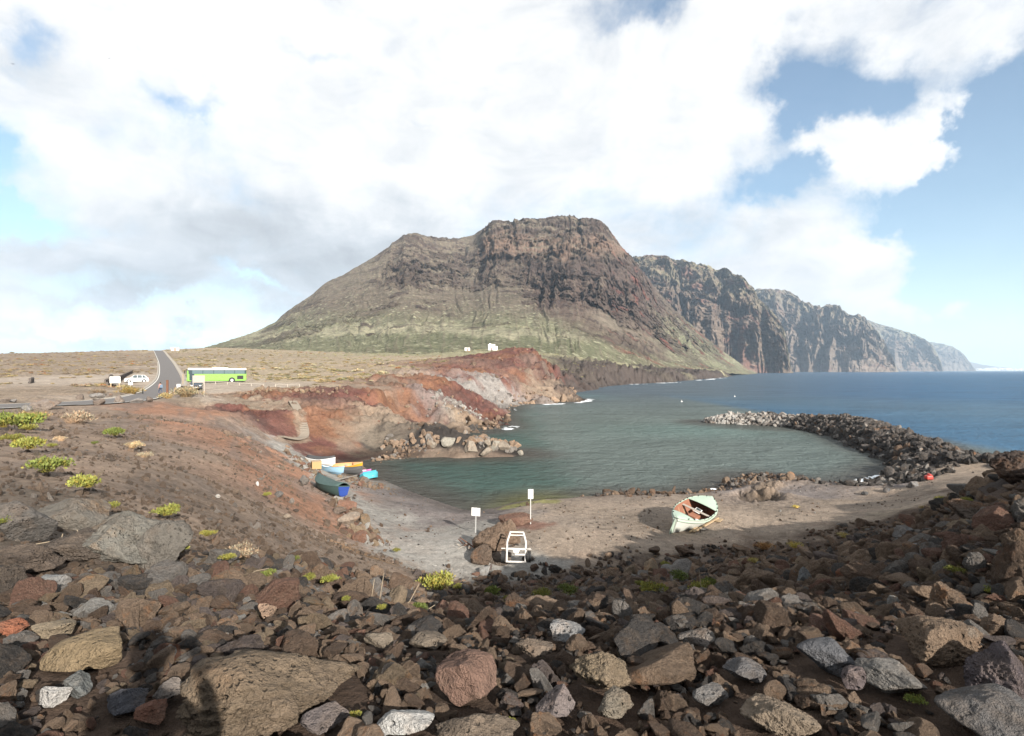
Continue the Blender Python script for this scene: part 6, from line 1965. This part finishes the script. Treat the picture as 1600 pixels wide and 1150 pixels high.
def clump(seed, n, leaf=(0.16, 0.05), lobes=7, up=0.5, twigs=0.0, flat=0.6, dead=0.15):
    """a bush of separate little leaves on several rounded lobes, with bare twigs"""
    r = np.random.default_rng(seed)
    V, F, C = [], [], []
    cen = [(r.uniform(-.55, .55), r.uniform(-.55, .55), r.uniform(.15, .5) * flat) for _ in range(lobes)]
    for k in range(n):
        if r.uniform() < twigs:
            a = r.uniform(0, 6.28)
            l, w_ = r.uniform(.5, 1.0), .012
            e = np.array((math.cos(a) * l * .7, math.sin(a) * l * .7, l * r.uniform(.4, 1.0)))
            s0 = np.array((r.normal(0, .1), r.normal(0, .1), 0))
            side = np.array((-math.sin(a), math.cos(a), 0)) * w_
            up_ = np.array((0, 0, w_))
            b = len(V)
            V += [s0 + side, s0 - side, s0 + up_, s0 + e]
            F += [(b, b + 1, b + 3), (b + 1, b + 2, b + 3), (b + 2, b, b + 3)]
            C += [(1.3, 1.0, .9)] * 4
            continue
        c = np.array(cen[r.integers(lobes)])
        d = r.normal(size=3)
        d[2] = abs(d[2]) * .9 + .05
        d /= np.linalg.norm(d)
        rad = r.uniform(.18, .42)
        p = c + d * rad * np.array((1, 1, flat + .2))
        ax = d * (1 - up) + np.array((0, 0, up)) + r.normal(0, .3, 3)
        ax /= np.linalg.norm(ax)
        sd = np.cross(ax, r.normal(size=3))
        sd /= np.linalg.norm(sd) + 1e-6
        nn = np.cross(ax, sd)
        l, w_ = leaf[0] * r.uniform(.6, 1.3), leaf[1] * r.uniform(.7, 1.3)
        b = len(V)
        V += [p, p + ax * l * .5 + sd * w_ + nn * .01, p + ax * l - nn * .02, p + ax * l * .5 - sd * w_ + nn * .01]
        F += [(b, b + 1, b + 2), (b, b + 2, b + 3)]
        q = r.uniform(.75, 1.25)
        C += [(q * 1.3, q * 1.0, q * .9) if r.uniform() < dead else (q, q, q)] * 4
    return mesh_np('bush', np.array(V), np.array(F), np.array(C), smooth=False)


GREEN = [clump(200 + i, 760, (0.14, 0.040), 9, 0.45, 0.10, 0.55, 0.14) for i in range(5)]
DRY = [clump(220 + i, 620, (0.14, 0.022), 8, 0.35, 0.25, 0.6, 0.4) for i in range(4)]
SCRUB = [clump(240 + i, 170, (0.24, 0.10), 6, 0.4, 0.08, 0.6, 0.25) for i in range(6)]


def bush(name, mesh, px, py, wpx, tint, label, group=None, hgt=1.0, cat='plant', Y=None):
    """rooted where the sight line through the pixel meets the ground"""
    if Y is None:
        Ys = np.exp(np.linspace(math.log(2.2), math.log(400), 900))
        X = (px - 800) / FOC * Ys
        low = EYE - (py - HOR) / FOC * Ys
        hit = np.nonzero(ground_z(X, Ys) + 0.06 > low)[0]
        Y = Ys[hit[0]] if len(hit) else 30.0
    s = wpx * 1.2 / FOC * Y / 1.75
    x = (px - 800) / FOC * Y
    o = bpy.data.objects.new(name, mesh)
    o.location = (x, Y, gz(x, Y) - 0.02 + (0.05 if Y < 5 else 0.20 if Y < 30 else 0))
    o.rotation_euler = (0, 0, px * 1.7)
    o.scale = (s, s, s * hgt)
    q = np.random.default_rng(int(px * 7 + py)).uniform(0.7, 1.15, 3)
    o.color = (tint[0] * (0.82 + 0.2 * q[0]) * q[2], tint[1] * q[2], tint[2] * q[2], 1)
    if len(mesh.materials) == 0:
        mesh.materials.append(m_leaf)
    COL.objects.link(o)
    tag(o, label, cat, group)
    return o


G1, G2 = (0.19, 0.195, 0.045), (0.13, 0.16, 0.038)
SUC = 'green succulent tufts among the stones'
for k_, (px_, py_, w_, lab) in enumerate([
        (38, 668, 62, 'large bright green tuft at the left edge below the road'), (6, 668, 30, 'bright green tuft cut by the left edge'), (46, 704, 44, 'bright green tuft below the large left tuft'), (75, 741, 56, 'wide bright green cushion on the left slope'), (22, 690, 26, 'small green tuft between two larger left tufts'),
        (137, 768, 46, 'round bright green cushion above the grey outcrop'), (10, 832, 30, 'green tuft beside the upright outcrop block'), (145, 812, 32, 'green tuft growing on the smooth outcrop hump'), (172, 802, 26, 'green tuft behind the domed outcrop'), (195, 815, 18, 'little green tuft in a crack of the domed outcrop'),
        (262, 812, 36, 'green tuft behind the cracked lava columns'), (283, 876, 20, 'green tuft hanging on the cracked lava columns'), (179, 680, 30, 'green tuft on the brown hillside'), (46, 672, 22, 'yellow green tuft beside the large left tuft'), (82, 700, 14, 'small green tuft in the middle of the left slope'), (147, 694, 10, 'tiny green tuft on the brown hillside'),
        (323, 845, 22, 'green tuft on the gravel right of the outcrop'), (355, 886, 22, 'green tuft with dry stalks near the outcrop end'), (420, 911, 22, 'green tuft near the peach coloured stone'), (483, 915, 20, 'small green tuft at the edge of the shaded hollow'), (515, 916, 26, 'green tuft above the shaded hollow'),
        (567, 936, 24, 'green tuft with bare stalks in the shaded hollow'), (541, 952, 14, 'tiny green tuft in the shaded hollow'), (596, 966, 16, 'green sprig deep in the shaded hollow'), (655, 957, 24, 'upright green tuft right of the shaded hollow'), (683, 922, 52, 'largest green tuft at the foot of the ramp'),
        (714, 920, 16, 'small green tuft right of the largest ramp tuft'), (770, 930, 26, 'dark green tuft among brown stones below the ramp'), (794, 941, 18, 'green tuft right of the dark green tuft'), (850, 935, 30, 'bright green tuft left of the pair below the boat beach'), (891, 928, 30, 'bright green tuft right of the pair below the boat beach'),
        (1020, 929, 36, 'wide green cushion on the brown slope'), (1000, 916, 14, 'small green sprig above the wide cushion'), (1060, 906, 28, 'yellow green sprig on the brown slope'), (1092, 930, 34, 'green tuft with grey stalks on the brown slope'), (1082, 950, 24, 'dark green tuft below the grey stalks'), (1112, 918, 24, 'leggy green sprig right of the grey stalks'),
        (1040, 884, 14, 'small green sprig near the edge of the path'), (960, 893, 14, 'tiny green sprig at the edge of the path'), (1148, 890, 18, 'yellow green sprig near the dry bush'), (1497, 888, 26, 'bright green tuft on the right slope'), (1552, 917, 24, 'pale green tuft at the lower right'), (1583, 902, 26, 'pale green tuft at the right edge'),
        (1474, 780, 24, 'green tuft in the shade of the lava mound'), (1510, 790, 16, 'small green tuft below the lava mound'), (1431, 1084, 28, 'dark green rosette under the light grey speckled stone'), (551, 1108, 22, 'broad leaved green rosette beside the dry thistle'), (800, 1118, 16, 'green sprig at the bottom between brown stones'), (460, 880, 16, 'green sprig on the soil left of the ramp'), (620, 862, 12, 'tiny green tuft at the ramp edge'), (416, 775, 14, 'yellow green tuft on the reddish hillside')]):
    bush('succulent', GREEN[k_ % 5], px_, py_ + 4, w_, G1 if k_ % 3 else G2, lab, SUC, 1.0)
for px_, py_, w_, tn, lab, me in [(58, 652, 38, (0.25, 0.20, 0.10), 'yellowish dry bush beside the largest roadside boulder', 0), (116, 656, 48, (0.24, 0.215, 0.16), 'pale grey dry bush below the road', 1), (1195, 858, 28, (0.28, 0.185, 0.08), 'straw coloured dry bush at the edge of the path', 2), (1241, 856, 22, (0.38, 0.36, 0.10), 'yellow bush right of the straw coloured one', 0),
        (1178, 880, 18, (0.40, 0.38, 0.14), 'pale yellow tuft below the straw coloured bush', 1), (1318, 840, 20, (0.36, 0.33, 0.14), 'dry tuft in front of the first slope boulders', 2), (1444, 791, 16, (0.38, 0.33, 0.17), 'dry yellowish tuft at the turn of the path', 0), (1244, 789, 12, (0.42, 0.40, 0.12), 'lone yellow tuft in the middle of the gravel', 1),
        (205, 612, 34, (0.23, 0.19, 0.065), 'yellow bush on the far verge beside the small white sign', 2), (290, 616, 44, (0.24, 0.21, 0.13), 'grey green bush on the verge below the bus', 3), (262, 618, 24, (0.34, 0.29, 0.14), 'dry bush at the foot of the thick brown post', 1), (155, 612, 24, (0.16, 0.13, 0.09), 'dark dry bush on the far side of the road', 3),
        (208, 700, 26, (0.36, 0.32, 0.2), 'grey dry bush beside the hillside tuft', 1), (225, 716, 22, (0.36, 0.33, 0.24), 'pale dry scrub trailing down the hillside', 0), (95, 690, 20, (0.34, 0.29, 0.2), 'bare twiggy bush in the middle of the left slope', 1), (375, 880, 44, (0.25, 0.215, 0.155), 'spray of bare pale twigs right of the outcrop', 3)]:
    bush('dry_bush', DRY[me], px_, py_ + 4, w_, tn, lab, 'dry bushes of the shore', 0.9, 'bush')


def twig(label, pts, r0=0.005, name='twig'):
    m = MB()
    rnd = random.Random(len(label))
    for line in pts:
        P = [Vector(p) for p in line]
        for a, b in zip(P[:-1], P[1:]):
            m.tube(a, b, r0, r0 * .8, 6)
    return m.build(name, MT['twig'], label=label, cat='twig')


def tw(px, py, Y):
    return Vector(at(px, py, Y))


twig('bare forked stalks rising from the shaded hollow', [[tw(578, 950, 7.2), tw(582, 925, 7.2), tw(585, 905, 7.3)], [tw(590, 955, 7.2), tw(596, 920, 7.2), tw(600, 895, 7.3)], [tw(608, 965, 7), tw(640, 940, 7.2), tw(655, 912, 7.4)], [tw(648, 965, 7), tw(680, 945, 7.1)], [tw(605, 968, 6.9), tw(625, 945, 7.1)]])
twig('bare grey stalks on the brown slope', [[tw(1112, 940, 9.5), tw(1095, 915, 9.6), tw(1092, 890, 9.7)], [tw(1122, 935, 9.6), tw(1130, 912, 9.7), tw(1140, 893, 9.8)], [tw(1150, 933, 9.6), tw(1170, 915, 9.7), tw(1185, 908, 9.7)], [tw(1120, 938, 9.5), tw(1124, 915, 9.7), tw(1121, 900, 9.8)]])
twig('bleached branch lying across the grey outcrop', [[tw(52, 851, 6.0), tw(80, 846, 6.0), tw(108, 842, 6.1)], [tw(95, 846, 6.0), tw(98, 834, 6.0)], [tw(88, 846, 6.0), tw(104, 856, 5.9)]], 0.006, 'branch')
twig('thin bleached twig leaning on the domed outcrop', [[tw(120, 828, 6.0), tw(131, 842, 6.0), tw(138, 850, 6.0), tw(170, 851, 6.0)]], 0.004)
twig('thin pale sticks crossed beside the peach coloured stone', [[tw(432, 962, 5.3), tw(445, 980, 5.2), tw(455, 992, 5.1)], [tw(376, 905, 6), tw(400, 892, 6.2), tw(420, 888, 6.2)]], 0.004)
th = thing('dry_thistle', 'dried spiky thistle head on a bent straw coloured stalk', 'plant', at(640, 1062, 3.0))
b0 = Vector(th.location)
MB().path([tw(568, 1102, 2.9) - b0, tw(590, 1085, 2.92) - b0, tw(612, 1070, 2.95) - b0, tw(640, 1062, 3.0) - b0], 0.007, 6).build('stalk', MT['twig'], th)
m = MB()
r = random.Random(4)
for k in range(150):
    d = Vector((r.gauss(0, 1), r.gauss(0, 1), r.gauss(0, 1) * .8 + .2)).normalized()
    m.tube(d * .015, d * r.uniform(.05, .085), .003, .0008, 4)
m.build('spike_head', MT['twig'], th, kind='stuff')
# driftwood beside the knoll
dw = thing('driftwood_pile', 'pile of dark driftwood and sticks left of the rocky knoll', 'driftwood', on_ground(735, 29.0))
r = random.Random(12)
for k in range(16):
    a = Vector((r.uniform(-.7, .7), r.uniform(-.6, .6), r.uniform(0, .25)))
    d = Vector((r.uniform(-1, 1), r.uniform(-1, 1), r.uniform(-.1, .5))).normalized() * r.uniform(.35, .9)
    MB().tube(a, a + d, .035, .02, 7).build('stick', MT['grey_wood'] if k % 3 else MT['brown_wood'], dw)

# ---- scrub of the plain: the bushes that show largest stand alone, the rest is one cover
r = np.random.default_rng(77)
n = 26000
px_ = r.uniform(-120, 1130, n)
Y_ = np.exp(r.uniform(math.log(95), math.log(620), n))
x, y = (px_ - 800) / FOC * Y_, Y_
z = ground_z(x, y)
sd, _k = coast_sd(x, y)
d_road, _v = polydist(x, y, ROADS)
cl = fbm(x / 16, y / 16, 3.1, 4)
park = (np.abs(px_ - 390) < 100) & (Y_ > 90) & (Y_ < 127)
park |= (np.abs(px_ - 205) < 52) & (Y_ > 100) & (Y_ < 150) & (px_ > 165)
park |= (px_ < 170) & (Y_ > 108) & (Y_ < 128)
rockz = (px_ > 560) & (Y_ < np.interp(px_, [560, 640, 700, 780, 860, 900, 1000, 1130], [112, 140, 215, 290, 290, 320, 480, 800]))
rockz |= (px_ > 330) & (px_ < 640) & (Y_ < 112)
keep = (sd > 6) & (z > 4) & (d_road > 4.2) & ~park & ~rockz & (r.uniform(size=n) < 0.30 + 1.4 * np.clip(cl, -.2, .7))
x, y, z, px_, cl = x[keep], y[keep], z[keep], px_[keep], cl[keep]
n = len(x)
s = np.exp(r.normal(math.log(0.62), 0.38, n))
s = np.where(px_ < 250, s * 0.85, s)
u = r.uniform(size=n)
tn = np.empty((n, 3))
tn[:] = (0.23, 0.195, 0.105)
tn[u < 0.45] = (0.31, 0.28, 0.18)
tn[u < 0.20] = (0.15, 0.15, 0.08)
tn[u > 0.96] = (0.26, 0.13, 0.06)
gr = (y > 300) & (px_ > 480)
tn[gr & (u < 0.7)] = (0.25, 0.26, 0.14)
lf = px_ < 245
tn[lf & (u < 0.5)] = (0.19, 0.155, 0.11)
tn *= r.uniform(0.8, 1.2, (n, 1))
pos = np.stack([x, y, z - 0.03], 1)
scl = s[:, None] * np.stack([r.uniform(.8, 1.3, n), r.uniform(.8, 1.3, n), r.uniform(.5, .9, n)], 1)
rot = np.stack([np.zeros(n), np.zeros(n), r.uniform(0, 6.28, n)], 1)
idx = r.integers(0, 6, n)
ok, qx, qy = in_frame(pos)
size = np.where(ok, s / np.hypot(x, y), 0)
order = np.argsort(-size)
SRCB = []
for q, i in enumerate(order[:230]):
    me = SCRUB[idx[i]]
    o = bpy.data.objects.new('shrub', me)
    o.location, o.rotation_euler, o.scale = pos[i], rot[i], scl[i]
    o.color = (*tn[i], 1)
    if len(me.materials) == 0:
        me.materials.append(m_leaf)
    COL.objects.link(o)
    hue = 'pale' if tn[i].mean() > .27 else ('grey brown' if tn[i][0] > tn[i][1] * 1.1 else 'olive')
    wh = ('on the dark slope at the far left' if qx[i] < 90 else 'on the dark slope left of the road' if qx[i] < 250 else 'on the plain above the bus' if qx[i] < 385 else 'on the plain right of the bus' if qx[i] < 520 else 'on the plain behind the red bank' if qx[i] < 660 else 'beside the white house' if qx[i] < 860 else 'on the coast below the mountain')
    wh = ('large ' if size[i] > size[order[60]] else '') , wh
    tag(o, f'{wh[0]}{hue} low shrub {wh[1]}', 'shrub', 'shrubs of the plain')
for k in range(6):
    SRCB.append(next(o for o in COL.objects if o.name.startswith('shrub') and o.data == SCRUB[k]))
rest = order[230:]
scatter_gn('scrub', pos[rest], rot[rest], scl[rest], idx[rest], tn[rest], SRCB, m_leafi)
